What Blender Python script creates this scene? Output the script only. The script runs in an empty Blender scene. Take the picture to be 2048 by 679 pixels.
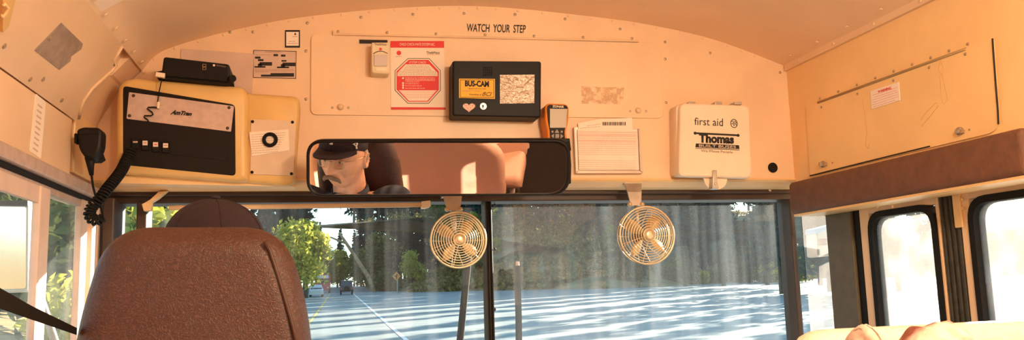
import bpy, bmesh, math, random
from mathutils import Vector, Matrix, noise
PI = math.pi
sc = bpy.context.scene
COL = sc.collection
random.seed(7)

# ------------------------------------------------------------------ camera model (2048 x 679)
F, CX, CY = 1700.0, 1024.0, 339.5
CAM = Vector((-0.49, 0.0, 1.05))
def _ray(px, py): return Vector(((px-CX)/F, -(py-CY)/F, -1.0))
_dy = _ray(640, 590).normalized()
_dx = _ray(8559, 352).normalized()
_dx = (_dx - _dy*_dx.dot(_dy)).normalized()
_dz = _dx.cross(_dy)
ROT = Matrix((_dx, _dy, _dz))                       # camera -> world
def at(px, py, axis, val):
    d = ROT @ _ray(px, py)
    return CAM + d*((val-CAM[axis])/d[axis])
YB = 2.60                                            # bulkhead plane
XL, XR = -1.11, 1.093                                # side walls (inner faces)
XD = 1.17                                            # entry door plane
YW = 2.75                                            # windshield plane
def W(px, py, y=YB): return at(px, py, 1, y)
def project(w):
    c = ROT.transposed() @ (Vector(w)-CAM)
    return CX+F*c.x/-c.z, CY-F*c.y/-c.z

# ------------------------------------------------------------------ materials
MATS = {}
def mat(name, col, rough=0.6, metal=0.0, var=0.0, vscale=8.0, bump=0.0, bscale=60.0, spec=0.5, col2=None, detail=4.0):
    if name in MATS: return MATS[name]
    m = bpy.data.materials.new(name); m.use_nodes = True
    nt = m.node_tree; b = nt.nodes['Principled BSDF']
    b.inputs['Roughness'].default_value = rough
    b.inputs['Metallic'].default_value = metal
    b.inputs['Specular IOR Level'].default_value = spec
    c = (*col, 1)
    b.inputs['Base Color'].default_value = c
    if var > 0 or col2 is not None or bump > 0:
        tc = nt.nodes.new('ShaderNodeTexCoord')
    if var > 0 or col2 is not None:
        n = nt.nodes.new('ShaderNodeTexNoise'); n.inputs['Scale'].default_value = vscale; n.inputs['Detail'].default_value = detail
        nt.links.new(tc.outputs['Object'], n.inputs['Vector'])
        r = nt.nodes.new('ShaderNodeValToRGB')
        lo = tuple(x*(1-var) for x in col); hi = tuple(min(1, x*(1+var)) for x in col)
        if col2 is not None: lo, hi = col, col2
        r.color_ramp.elements[0].position = .35; r.color_ramp.elements[1].position = .65
        r.color_ramp.elements[0].color = (*lo, 1); r.color_ramp.elements[1].color = (*hi, 1)
        nt.links.new(n.outputs['Fac'], r.inputs['Fac']); nt.links.new(r.outputs['Color'], b.inputs['Base Color'])
    if bump > 0:
        n2 = nt.nodes.new('ShaderNodeTexNoise'); n2.inputs['Scale'].default_value = bscale; n2.inputs['Detail'].default_value = 5
        nt.links.new(tc.outputs['Object'], n2.inputs['Vector'])
        bp = nt.nodes.new('ShaderNodeBump'); bp.inputs['Strength'].default_value = bump; bp.inputs['Distance'].default_value = .01
        nt.links.new(n2.outputs['Fac'], bp.inputs['Height']); nt.links.new(bp.outputs['Normal'], b.inputs['Normal'])
    MATS[name] = m
    return m

def vinyl(name, c1, c2, rough=.45, scale=55):
    if name in MATS: return MATS[name]
    m = bpy.data.materials.new(name); m.use_nodes = True; nt = m.node_tree; b = nt.nodes['Principled BSDF']
    b.inputs['Roughness'].default_value = rough
    tc = nt.nodes.new('ShaderNodeTexCoord')
    v = nt.nodes.new('ShaderNodeTexVoronoi'); v.feature = 'DISTANCE_TO_EDGE'; v.inputs['Scale'].default_value = scale
    wn = nt.nodes.new('ShaderNodeTexNoise'); wn.inputs['Scale'].default_value = scale*.55; wn.inputs['Detail'].default_value = 4
    mx = nt.nodes.new('ShaderNodeMixRGB'); mx.blend_type = 'ADD'; mx.inputs['Fac'].default_value = .12
    nt.links.new(tc.outputs['Object'], wn.inputs['Vector'])
    nt.links.new(tc.outputs['Object'], mx.inputs['Color1']); nt.links.new(wn.outputs['Color'], mx.inputs['Color2'])
    nt.links.new(mx.outputs['Color'], v.inputs['Vector'])
    r = nt.nodes.new('ShaderNodeValToRGB'); r.color_ramp.elements[0].position = 0; r.color_ramp.elements[1].position = .25
    r.color_ramp.elements[0].color = (*c2, 1); r.color_ramp.elements[1].color = (*c1, 1)
    nt.links.new(v.outputs['Distance'], r.inputs['Fac'])
    n3 = nt.nodes.new('ShaderNodeTexNoise'); n3.inputs['Scale'].default_value = scale*2.2; n3.inputs['Detail'].default_value = 6
    nt.links.new(tc.outputs['Object'], n3.inputs['Vector'])
    m3 = nt.nodes.new('ShaderNodeMixRGB'); m3.blend_type = 'MULTIPLY'; m3.inputs['Fac'].default_value = .35
    nt.links.new(r.outputs['Color'], m3.inputs['Color1']); nt.links.new(n3.outputs['Color'], m3.inputs['Color2'])
    hs = nt.nodes.new('ShaderNodeHueSaturation'); hs.inputs['Value'].default_value = 1.2
    nt.links.new(r.outputs['Color'], b.inputs['Base Color'])
    ad = nt.nodes.new('ShaderNodeMath'); ad.operation = 'ADD'
    ml = nt.nodes.new('ShaderNodeMath'); ml.operation = 'MULTIPLY'; ml.inputs[1].default_value = .9
    nt.links.new(n3.outputs['Fac'], ml.inputs[0])
    nt.links.new(v.outputs['Distance'], ad.inputs[0]); nt.links.new(ml.outputs[0], ad.inputs[1])
    bp = nt.nodes.new('ShaderNodeBump'); bp.inputs['Strength'].default_value = .28; bp.inputs['Distance'].default_value = .006
    nt.links.new(ad.outputs[0], bp.inputs['Height']); nt.links.new(bp.outputs['Normal'], b.inputs['Normal'])
    MATS[name] = m
    return m

FRAMEM = mat('pale_window_frame', (.74, .54, .43), .5, var=.07, vscale=14)
def glass(name, dirt=.05, streak=.06, tint=(1, 1, 1), dirtcol=(.9, .9, .88), spec=.05, axis_scale=(40, 40, 2.0), ior=1.30):
    """window pane: mostly clear, a little mirror reflection, a thin film of road dirt with wiper / rain streaks"""
    if name in MATS: return MATS[name]
    m = bpy.data.materials.new(name); m.use_nodes = True; nt = m.node_tree; nt.nodes.clear()
    out = nt.nodes.new('ShaderNodeOutputMaterial')
    tr = nt.nodes.new('ShaderNodeBsdfTransparent'); tr.inputs['Color'].default_value = (*tint, 1)
    gl = nt.nodes.new('ShaderNodeBsdfGlossy'); gl.inputs['Roughness'].default_value = .01
    fr = nt.nodes.new('ShaderNodeFresnel'); ge = nt.nodes.new('ShaderNodeNewGeometry'); mi = nt.nodes.new('ShaderNodeMapRange')
    mi.inputs['To Min'].default_value = ior; mi.inputs['To Max'].default_value = 1/ior      # same reflectance from both faces of the pane
    nt.links.new(ge.outputs['Backfacing'], mi.inputs['Value']); nt.links.new(mi.outputs[0], fr.inputs['IOR'])
    m1 = nt.nodes.new('ShaderNodeMixShader')
    nt.links.new(fr.outputs[0], m1.inputs[0]); nt.links.new(tr.outputs[0], m1.inputs[1]); nt.links.new(gl.outputs[0], m1.inputs[2])
    tl = nt.nodes.new('ShaderNodeBsdfTranslucent'); tl.inputs['Color'].default_value = (*dirtcol, 1)
    df = nt.nodes.new('ShaderNodeBsdfDiffuse'); df.inputs['Color'].default_value = (*dirtcol, 1)
    m2 = nt.nodes.new('ShaderNodeMixShader'); m2.inputs[0].default_value = .3
    nt.links.new(tl.outputs[0], m2.inputs[1]); nt.links.new(df.outputs[0], m2.inputs[2])
    tc = nt.nodes.new('ShaderNodeTexCoord'); mp = nt.nodes.new('ShaderNodeMapping')
    mp.inputs['Scale'].default_value = axis_scale
    nt.links.new(tc.outputs['Object'], mp.inputs['Vector'])
    n = nt.nodes.new('ShaderNodeTexNoise'); n.inputs['Scale'].default_value = 1.0; n.inputs['Detail'].default_value = 5
    nt.links.new(mp.outputs[0], n.inputs['Vector'])
    mr = nt.nodes.new('ShaderNodeMapRange'); mr.inputs['From Min'].default_value = .45; mr.inputs['From Max'].default_value = .75
    mr.inputs['To Min'].default_value = dirt; mr.inputs['To Max'].default_value = dirt+streak
    nt.links.new(n.outputs['Fac'], mr.inputs['Value'])
    m3 = nt.nodes.new('ShaderNodeMixShader')
    nt.links.new(mr.outputs[0], m3.inputs[0]); nt.links.new(m1.outputs[0], m3.inputs[1]); nt.links.new(m2.outputs[0], m3.inputs[2])
    nt.links.new(m3.outputs[0], out.inputs[0])
    MATS[name] = m
    return m

def emit(name, col, s):
    m = bpy.data.materials.new(name); m.use_nodes = True; nt = m.node_tree; b = nt.nodes['Principled BSDF']
    b.inputs['Base Color'].default_value = (*col, 1)
    b.inputs['Emission Color'].default_value = (*col, 1); b.inputs['Emission Strength'].default_value = s
    return m

CREAM = mat('cream_paint', (.82, .565, .35), .42, var=.05, vscale=5, bump=.06, bscale=180)
CREAM2 = mat('yellowed_cream_paint', (.86, .565, .27), .42, var=.06, vscale=4, bump=.06, bscale=180)
CEIL = mat('ceiling_paint', (.90, .65, .43), .45, var=.05, vscale=3, bump=.06, bscale=150)
YELLOWED = mat('yellowed_plastic', (.74, .46, .165), .4, var=.06, vscale=9, bump=.05, bscale=200)
WHITEP = mat('off_white_enamel', (.86, .68, .50), .35, var=.04, vscale=9)
PAPER = mat('paper', (.90, .74, .60), .8)
PINKPAPER = mat('greyed_paper', (.66, .46, .36), .8, var=.05, vscale=20)
BLACK = mat('black_plastic', (.008, .0045, .0035), .5, spec=.22)
BLACKPANEL = mat('black_panel', (.012, .007, .005), .6, spec=.2)
INK = mat('black_ink', (.015, .010, .008), .7)
REDINK = mat('red_ink', (.72, .03, .03), .6)
PINKINK = mat('faded_red_ink', (.78, .30, .25), .7)
GREYINK = mat('grey_ink', (.45, .27, .18), .8)
ORANGE = mat('orange_rubber', (.85, .24, .02), .5)
ORANGELBL = mat('amber_label', (.86, .44, .03), .6)
SILVER = mat('brushed_plate', (.60, .45, .40), .38, .55, var=.07, vscale=60)
ALU = mat('aluminium', (.62, .52, .46), .35, .7, var=.08, vscale=14)
STEEL = mat('dull_steel', (.50, .44, .38), .38, .8, var=.15, vscale=25)
CHROME = mat('bright_steel', (.58, .48, .38), .35, .8)
RUBBER = mat('black_rubber', (.009, .007, .005), .7, spec=.2)
DARKFRAME = mat('dark_brown_frame', (.055, .026, .014), .5, var=.15, vscale=12)
OLIVE = mat('olive_grey_post', (.105, .082, .048), .6, var=.1, vscale=30)
SCREW = mat('screw_metal', (.45, .33, .22), .4, .6)
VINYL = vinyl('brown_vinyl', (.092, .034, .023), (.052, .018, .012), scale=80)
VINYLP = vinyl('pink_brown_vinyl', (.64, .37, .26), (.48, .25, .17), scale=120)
CUSHION = mat('brown_pad', (.15, .060, .032), .65, var=.12, vscale=40, bump=.25, bscale=240)
FLOORM = mat('black_rubber_floor', (.014, .010, .008), .95, var=.15, vscale=20, spec=.08)
BRASSY = mat('tan_enamel_wire', (.72, .56, .36), .32, .55)
BLADEM = mat('tan_fan_blade', (.62, .42, .22), .4, .2)

# ------------------------------------------------------------------ mesh helpers
def finish(name, bm, m, parent=None, smooth=False, world=True):
    bmesh.ops.recalc_face_normals(bm, faces=bm.faces)
    me = bpy.data.meshes.new(name); bm.to_mesh(me); bm.free()
    if m is not None: me.materials.append(m)
    o = bpy.data.objects.new(name, me); COL.objects.link(o)
    if smooth:
        for p in me.polygons: p.use_smooth = True
    if parent is not None:
        o.parent = parent
        if world: me.transform(wm(parent).inverted())
    return o
def wm(o):
    m = o.matrix_basis.copy()
    while o.parent is not None:
        o = o.parent; m = o.matrix_basis @ m
    return m
def tag(o, label, cat, group=None, kind=None):
    if label: o['label'] = label
    if cat: o['category'] = cat
    if group: o['group'] = group
    if kind: o['kind'] = kind
    return o
def thing(name, label, cat, loc, group=None):
    o = bpy.data.objects.new(name, None); COL.objects.link(o); o.empty_display_size = .05
    o.location = loc
    return tag(o, label, cat, group)
def struct(o, label=None):
    o['kind'] = 'structure'
    if label: o['label'] = label
    return o
def copy_tree(o, parent=None):
    c = o.copy(); COL.objects.link(c); c.parent = parent
    for ch in [x for x in o.children]: copy_tree(ch, c)
    return c

def add_box(bm, lo, hi, bev=0, seg=2):
    r = bmesh.ops.create_cube(bm, size=1)
    lo, hi = Vector(lo), Vector(hi)
    for v in r['verts']:
        v.co = Vector(((v.co.x+.5)*(hi.x-lo.x)+lo.x, (v.co.y+.5)*(hi.y-lo.y)+lo.y, (v.co.z+.5)*(hi.z-lo.z)+lo.z))
    if bev > 0:
        es = list({e for v in r['verts'] for e in v.link_edges})
        bmesh.ops.bevel(bm, geom=es, offset=bev, segments=seg, profile=.5, affect='EDGES')
def box(lo, hi, bev=0, seg=2):
    bm = bmesh.new(); add_box(bm, lo, hi, bev, seg); return bm
def add_loft(bm, rings, cap=True):
    vs = [[bm.verts.new(p) for p in r] for r in rings]
    n = len(rings[0])
    for a, b in zip(vs, vs[1:]):
        for i in range(n):
            j = (i+1) % n
            bm.faces.new((a[i], a[j], b[j], b[i]))
    if cap:
        bm.faces.new(list(reversed(vs[0]))); bm.faces.new(vs[-1])
    return vs
def round_poly(pts, r, seg=5):
    """rounds the corners of a 2-D polygon"""
    out = []; n = len(pts)
    rs = r if isinstance(r, (list, tuple)) else [r]*n
    for i in range(n):
        p = Vector(pts[i]); a = Vector(pts[i-1])-p; b = Vector(pts[(i+1) % n])-p
        ri = rs[i]
        if ri <= 0: out.append(tuple(p)); continue
        da, db = min(ri, a.length*.48), min(ri, b.length*.48)
        p0 = p+a.normalized()*da; p1 = p+b.normalized()*db
        for k in range(seg+1):
            t = k/seg
            out.append(tuple(p0*(1-t)**2+p*2*t*(1-t)+p1*t*t))
    return out
def rrect(x0, y0, x1, y1, r=0, seg=5):
    return round_poly([(x0, y0), (x1, y0), (x1, y1), (x0, y1)], r, seg)
def ell(cx, cy, rx, ry=None, n=24):
    ry = ry or rx
    return [(cx+rx*math.cos(2*PI*i/n), cy+ry*math.sin(2*PI*i/n)) for i in range(n)]
def add_prism(bm, poly, axis, f, b, bev=0.0):
    """outline as seen from the camera on the plane axis=f, given its real depth back to axis=b"""
    front = [at(p[0], p[1], axis, f) for p in poly]
    def shifted(v):
        w = [p.copy() for p in front]
        for p in w: p[axis] = v
        return w
    sgn = 1 if b > f else -1
    if bev > 0:
        c = sum(front, Vector())/len(front)
        ins = []
        for p in front:
            d = c-p; L = max(d.length, 1e-6)
            ins.append(p+d*min(.4, bev/L))
        mid = shifted(f+sgn*bev*.3)
        for i, p in enumerate(front):
            q = ins[i]; k = p.lerp(q, .3); mid[i] = Vector(k); mid[i][axis] = f+sgn*bev*.3
        rings = [ins, mid, shifted(f+sgn*bev), shifted(b)]
    else:
        rings = [front, shifted(b)]
    add_loft(bm, rings)
def prism(poly, axis, f, b, bev=0.0):
    bm = bmesh.new(); add_prism(bm, poly, axis, f, b, bev); return bm
def add_tube(bm, pts, r, n=8, closed=False, cap=True):
    pts = [Vector(p) for p in pts]; rs = r if isinstance(r, (list, tuple)) else [r]*len(pts)
    rings = []; up = None; N = len(pts)
    for i, p in enumerate(pts):
        if closed: t = pts[(i+1) % N]-pts[i-1]
        else: t = pts[min(i+1, N-1)]-pts[max(i-1, 0)]
        t.normalize()
        if up is None:
            up = t.orthogonal().normalized()
        else:
            up = (up - t*up.dot(t))
            up = up.normalized() if up.length > 1e-6 else t.orthogonal().normalized()
        s = t.cross(up)
        rings.append([p+(up*math.cos(2*PI*k/n)+s*math.sin(2*PI*k/n))*rs[i] for k in range(n)])
    vs = [[bm.verts.new(q) for q in ring] for ring in rings]
    rng = range(N) if closed else range(N-1)
    for i in rng:
        a, b = vs[i], vs[(i+1) % N]
        for k in range(n):
            j = (k+1) % n
            bm.faces.new((a[k], a[j], b[j], b[k]))
    if not closed and cap:
        bm.faces.new(list(reversed(vs[0]))); bm.faces.new(vs[-1])
def tube(pts, r, n=8, closed=False):
    bm = bmesh.new(); add_tube(bm, pts, r, n, closed); return bm
def add_disc(bm, c, nrm, r, h, n=16, dome=0.0):
    """cylinder or domed button on centre c along nrm"""
    c = Vector(c); nrm = Vector(nrm).normalized(); u = nrm.orthogonal().normalized(); v = nrm.cross(u)
    prof = [(r, 0), (r, h)] if dome <= 0 else [(r, 0), (r, h*.5), (r*.8, h*.8), (r*.45, h*.97)]
    add_loft(bm, [[c+nrm*z+(u*math.cos(2*PI*k/n)+v*math.sin(2*PI*k/n))*q for k in range(n)] for q, z in prof])
def disc(c, nrm, r, h, n=16, dome=0.0):
    bm = bmesh.new(); add_disc(bm, c, nrm, r, h, n, dome); return bm
def add_lathe(bm, c, nrm, prof, n=24):
    c = Vector(c); nrm = Vector(nrm).normalized(); u = nrm.orthogonal().normalized(); v = nrm.cross(u)
    add_loft(bm, [[c+nrm*z+(u*math.cos(2*PI*k/n)+v*math.sin(2*PI*k/n))*max(q, 1e-4) for k in range(n)] for q, z in prof])
def text(s, quad, axis, val, m, parent, name='lettering', shear=0.0, thick=.0008, bold=0.0):
    """lettering stretched into the given outline (tl, tr, br, bl) on a plane"""
    cu = bpy.data.curves.new(name, 'FONT'); cu.body = s; cu.size = 1; cu.shear = shear; cu.offset = bold; cu.resolution_u = 3
    tmp = bpy.data.objects.new(name, cu); COL.objects.link(tmp)
    dg = bpy.context.evaluated_depsgraph_get()
    me = bpy.data.meshes.new_from_object(tmp.evaluated_get(dg))
    bpy.data.objects.remove(tmp); bpy.data.curves.remove(cu)
    xs = [v.co.x for v in me.vertices]; ys = [v.co.y for v in me.vertices]
    x0, x1, y0, y1 = min(xs), max(xs), min(ys), max(ys)
    tl, tr, br, bl = [at(q[0], q[1], axis, val) for q in quad]
    for v in me.vertices:
        a = (v.co.x-x0)/(x1-x0); b = (v.co.y-y0)/(y1-y0)
        v.co = bl.lerp(br, a).lerp(tl.lerp(tr, a), b)
    bm = bmesh.new(); bm.from_mesh(me); bpy.data.meshes.remove(me)
    return finish(name, bm, m, parent)
def tq(x0, y0, x1, y1, slope=0.0):
    return [(x0, y0), (x1, y0+slope*(x1-x0)), (x1, y1+slope*(x1-x0)), (x0, y1)]
def lines(rows, axis, val, th, m, parent, name='small_print', seed=1):
    """small print too fine to read: rows of word-long dashes (x0, y, x1, height)"""
    rnd = random.Random(seed); bm = bmesh.new()
    for x0, y, x1, h, *sl in rows:
        s = sl[0] if sl else 0.0; x = x0
        while x < x1-.4:
            w = min(rnd.uniform(1.6, 5.0), x1-x)
            yy = y+s*(x-x0)
            add_prism(bm, [(x, yy), (x+w, yy+s*w), (x+w, yy+s*w+h), (x, yy+h)], axis, val, val+th)
            x += w+rnd.uniform(.7, 1.4)
    return finish(name, bm, m, parent)
def part(name, bm, m, parent, smooth=False, label=None):
    o = finish(name, bm, m, parent, smooth)
    if label: o['label'] = label
    return o
def ground_z(y): return -.95+.0165*y
def screws(spots, r, h, parent, axis=1, val=0, nrm=(0, -1, 0), m=None, name='screw'):
    for px, py in spots:
        part(name, disc(at(px, py, axis, val), nrm, r, h, 10, 1), m or SCREW, parent)
#@@SHELL
# ================================================================== SETTING: the bus shell
PROF = [(-1.0, 1.715), (-.938, 1.781), (-.742, 1.85), (-.55, 1.897), (-.3, 1.935), (-.085, 1.955), (.1, 1.957), (.35, 1.943), (.578, 1.922), (.83, 1.876), (1.093, 1.79)]
def smooth_prof(P, k=6):
    out = []
    for i in range(len(P)-1):
        p0 = Vector(P[max(i-1, 0)]); p1 = Vector(P[i]); p2 = Vector(P[i+1]); p3 = Vector(P[min(i+2, len(P)-1)])
        for s in range(k):
            t = s/k
            out.append(.5*((2*p1)+(p2-p0)*t+(2*p0-5*p1+4*p2-p3)*t*t+(3*p1-p0-3*p2+p3)*t**3))
    out.append(Vector(P[-1])); return out
SP = smooth_prof(PROF)
YBACK = -4.9
# ceiling
bm = bmesh.new()
inner = [(p.x, p.y) for p in SP]; outer = [(p.x*1.04, p.y+.045) for p in SP]
ring = inner+outer[::-1]
add_loft(bm, [[Vector((x, y, z)) for x, z in ring] for y in (YBACK, -2, 0, 1.5, 2.79)])
ceil = struct(finish('ceiling', bm, CEIL, smooth=False))
ms = ceil.modifiers.new('es', 'EDGE_SPLIT'); ms.split_angle = math.radians(30)
for p in ceil.data.polygons: p.use_smooth = True
# ceiling rivets and seam strip (pattern of the ceiling)
bm = bmesh.new()
for k in range(26):
    y = 2.52-k*.105
    add_disc(bm, (-.985, y, 1.722), (1, 0, -1), .0055, .003, 8, 1)
for k in range(20):
    y = 2.5-k*.16
    add_disc(bm, (1.05, y, 1.800), (-.3, 0, -1), .005, .003, 8, 1)
part('rivet', bm, CREAM, ceil)['kind'] = 'stuff'
# paper patch on the ceiling
def arch_z(x):
    for a, b in zip(SP, SP[1:]):
        if a.x <= x <= b.x: return a.y+(b.y-a.y)*(x-a.x)/(b.x-a.x)
    return SP[0].y if x < SP[0].x else SP[-1].y
def on_ceiling(px, py):
    d = ROT @ _ray(px, py); t = .3
    while t < 6:
        p = CAM+d*t
        if p.x > -1 and p.z > arch_z(p.x)-.0015: return p
        t += .002
    return p
q = [on_ceiling(*p) for p in ((176, -8), (262, -8), (236, 4), (203, 23))]
bm = bmesh.new(); add_loft(bm, [q, [p+Vector((0, 0, .0012)) for p in q]])
tag(finish('paper_sticker', bm, PAPER), 'plain white paper patch stuck on the curved ceiling, cut by the top edge', 'sticker')

# front bulkhead
bm = bmesh.new()
zb = W(1300, 360).z
poly = [(XL-.02, zb)]+[(-1.11, 1.60)]+inner+[(XR+.02, 1.79), (XR+.02, zb)]
add_loft(bm, [[Vector((x, YB, z)) for x, z in poly], [Vector((x, 2.80, z)) for x, z in poly]])
bulk = struct(finish('wall_front', bm, CREAM))
# lower lip of the bulkhead
bm = bmesh.new()
z1 = W(1300, 377, 2.64).z
prof = [(2.594, zb+.006), (2.590, zb), (2.598, zb-.006), (2.630, z1+.004), (2.66, z1), (2.79, z1), (2.79, zb+.006)]
add_loft(bm, [[Vector((x, y, z)) for y, z in prof] for x in (XL-.02, XR+.08)])
part('bottom_lip', bm, CREAM2, bulk)
# rivets round the arch
bm = bmesh.new()
px_arch = [(289+13, 150)]
acc = 0; last = None
for a, b in zip(SP, SP[1:]):
    t = (b-a).normalized(); nrm = Vector((t.y, -t.x))
    if nrm.y > 0: nrm = -nrm
    p = a+nrm*.007
    if last is None or (p-last).length > .047:
        add_disc(bm, (p.x, YB, p.y), (0, -1, 0), .0042, .003, 8, 1); last = p
part('arch_rivet', bm, CREAM, bulk)
bm = bmesh.new()
for px, py in [(355, 85), (460, 64), (506, 64), (722, 35), (826, 29), (928, 27), (1030, 29), (1130, 38), (1240, 58), (1330, 84), (1420, 106),
               (615, 46), (612, 102), (612, 198), (1330, 118), (1332, 205), (1560, 145), (1028, 102), (1048, 102), (1540, 380)]:
    p = W(px, py); add_disc(bm, p, (0, -1, 0), .0048, .003, 8, 1)
part('rivet', bm, SCREW, bulk)['kind'] = 'stuff'
text('WATCH  YOUR  STEP', [(934, 47), (1052, 50), (1051, 66), (933, 63)], 1, YB-.0012, INK, bulk, 'painted_lettering', bold=.012)
part('cable_hole', disc(W(1545, 335), (0, -1, 0), .0172, .004, 24), RUBBER, bulk, label='round black rubber grommet')
part('screw_hole', disc(W(881, 227), (0, -1, 0), .0055, .003, 12), RUBBER, bulk)
# yellowed residue of a removed sticker on the bulkhead
RES = bpy.data.materials.new('glue_residue'); RES.use_nodes = True; _n = RES.node_tree; _b = _n.nodes['Principled BSDF']
_b.inputs['Base Color'].default_value = (.70, .44, .24, 1); _tc = _n.nodes.new('ShaderNodeTexCoord'); _no = _n.nodes.new('ShaderNodeTexNoise')
_no.inputs['Scale'].default_value = 70; _no.inputs['Detail'].default_value = 4; _mr = _n.nodes.new('ShaderNodeMapRange')
_mr.inputs['From Min'].default_value = .38; _mr.inputs['From Max'].default_value = .66; _mr.inputs['To Max'].default_value = .75
_n.links.new(_tc.outputs['Object'], _no.inputs['Vector']); _n.links.new(_no.outputs['Fac'], _mr.inputs['Value']); _n.links.new(_mr.outputs[0], _b.inputs['Alpha'])

# floor
struct(finish('floor', box((XL-.05, YBACK, -.06), (XD+.1, 2.8, 0)), FLOORM))
struct(finish('wall_back', box((XL-.08, YBACK-.05, -.05), (XD+.1, YBACK, 2.02)), CREAM))

# ---- left wall
ZR0 = at(0, 318, 0, XL).z; ZR1 = at(0, 284, 0, XL).z          # aluminium rail under / upper edge
ZS = 1.515
bm = bmesh.new()
add_box(bm, (-1.19, YBACK, -.05), (XL, 2.80, .80))             # below the sills
prof = [(-1.132, ZR0-.01), (-1.132, ZS+.005), (-1.024, 1.722), (-1.0, 1.80), (-1.17, 1.80), (-1.19, ZS), (-1.19, ZR0-.01)]
add_loft(bm, [[Vector((x, y, z)) for x, z in prof] for y in (YBACK, 2.62)])
lw_windows = []
y = 1.14
add_box(bm, (-1.19, 1.14, .8), (XL-.005, 1.22, ZR0))
while y > -4.2:
    lw_windows.append((y-.70, y)); add_box(bm, (-1.19, y-.80, .8), (XL-.005, y-.70, ZR0)); y -= .80
add_box(bm, (-1.19, YBACK, .8), (XL-.005, y, ZR0))
wl = struct(finish('wall_left', bm, CREAM))
y_end = at(143, 290, 0, XL).y
part('header_panel', box((-1.134, YBACK, ZR1-.01), (XL, y_end, ZS), .004), CREAM, wl)
# slanted overhead panel with a curved front end
A0, B0 = Vector((-1.0, 0, 1.715)), Vector((XL, 0, ZS+.002))
pn = Vector((B0.z-A0.z, 0, -(B0.x-A0.x))).normalized()
if pn.x < 0: pn = -pn
def on_slant(px, py, off=0.0):
    d = ROT @ _ray(px, py); p0 = B0+pn*off
    return CAM+d*((p0-CAM).dot(pn)/d.dot(pn))
edge = [on_slant(*p) for p in ((228, 118), (231, 131), (222, 142), (204, 158), (184, 176), (168, 198), (160, 218), (157, 236), (151, 241))]
edge = [e for e in edge if e.z < A0.z-.004]
edge = [Vector((A0.x, edge[0].y-.004, A0.z))]+edge
pl = [Vector((A0.x, YBACK, A0.z))]+edge+[Vector((B0.x, YBACK, B0.z))]
bm = bmesh.new(); add_loft(bm, [pl, [p-pn*.022 for p in pl]])
part('slanted_panel', bm, CREAM, wl)
part('rolled_edge', tube([p+pn*.001 for p in edge[:-1]], .0045, 8), CREAM, wl, True)
bm = bmesh.new()
for px, py in [(60, 158), (86, 158), (123, 200), (229, 128), (8, 92), (100, 75)]:
    add_disc(bm, on_slant(px, py), pn, .006, .003, 8, 1)
part('screw', bm, SCREW, wl)['kind'] = 'stuff'
# filler beside the bulkhead (upright return) and aluminium window rail
bm = bmesh.new()
add_box(bm, (-1.128, y_end+.06, zb-.005), (XL-.008, 2.60, ZS+.08), .004)
part('corner_filler', bm, CREAM2, wl)
bm = bmesh.new()
add_loft(bm, [[Vector((-1.17, y, 1.60)), Vector((-1.047, y, 1.668)), Vector((-1.006, y, 1.716)), Vector((-.97, y, 1.768)), Vector((-.97, y, 1.9)), Vector((-1.17, y, 1.9))] for y in (2.46, 2.62)])
part('corner_gusset', bm, CREAM, wl)
bm = bmesh.new(); add_box(bm, (-1.134, .2, ZR0), (XL+.012, 2.64, ZR1), .006)
add_box(bm, (-1.134, .2, ZR0-.03), (XL-.006, 2.64, ZR0-.01), .003)
part('window_rail', bm, mat('rail_grey', (.50, .36, .29), .5, var=.12, vscale=30), wl)
part('rubber_channel', box((-1.13, .2, ZR0-.012), (XL-.001, 2.64, ZR0+.001)), RUBBER, wl)

# ---- driver's sliding window
PANE_SIDE = glass('side_pane', .05, .09, ior=1.12, axis_scale=(6, 6, 6))
YA0, YA1 = at(74, 520, 0, XL).y, at(101, 400, 0, XL).y
YJ0, YJ1 = at(163, 500, 0, XL).y, at(203, 500, 0, XL).y
w1 = bpy.data.objects.new('window_1', None); COL.objects.link(w1); w1.location = (-1.14, 1.9, .8); struct(w1)
bm = bmesh.new()
add_box(bm, (-1.140, 1.22, .80), (-1.09, 2.66, .84), .004)
add_box(bm, (-1.165, 1.22, .80), (-1.12, 1.27, ZR0), .004)
for k, (a, b, x1) in enumerate(((0, .28, -1.112), (.28, .40, -1.128), (.40, .62, -1.106), (.62, .74, -1.124), (.74, 1.0, -1.108))):
    add_box(bm, (-1.130, YJ0+(YJ1-YJ0)*a, .80), (x1, YJ0+(YJ1-YJ0)*b, ZR0-.005), .003)
part('frame', bm, FRAMEM, w1)
bm = bmesh.new()
add_box(bm, (-1.124, YA0, .84), (-1.110, YA1, ZR0-.02), .003)
add_box(bm, (-1.123, 1.27, ZR0-.060), (-1.111, YA1, ZR0-.02), .003)
add_box(bm, (-1.125, YA0-.004, .84), (-1.107, YA0+.012, ZR0-.02), .003)
part('sliding_sash', bm, FRAMEM, w1)
part('pane', box((-1.119, 1.27, .84), (-1.116, YA0+.01, ZR0-.03)), PANE_SIDE, w1)
part('pane', box((-1.130, YA1-.02, .84), (-1.127, YJ0+.01, ZR0-.0)), PANE_SIDE, w1)
nwin = 2
def side_window(x0, x1, y0, y1, z0, z1):
    global nwin
    w = bpy.data.objects.new('window_%d' % nwin, None); COL.objects.link(w); w.location = ((x0+x1)/2, (y0+y1)/2, z0); struct(w); nwin += 1
    bm = bmesh.new()
    for lo, hi in (((x0, y0, z0), (x1, y1, z0+.03)), ((x0, y0, z1-.03), (x1, y1, z1)), ((x0, y0, z0), (x1, y0+.03, z1)), ((x0, y1-.03, z0), (x1, y1, z1)), ((x0, y0, (z0+z1)/2+.02), (x1, y1, (z0+z1)/2+.045))):
        add_box(bm, lo, hi, .003)
    part('frame', bm, ALU, w)
    xm = (x0+x1)/2
    part('pane', box((xm-.002, y0+.02, z0+.02), (xm+.002, y1-.02, z1-.02)), glass('passenger_pane', .03, .03, axis_scale=(6, 6, 6)), w)
for a, b in lw_windows: side_window(-1.17, -1.13, a, b, .8, ZR0)

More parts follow.
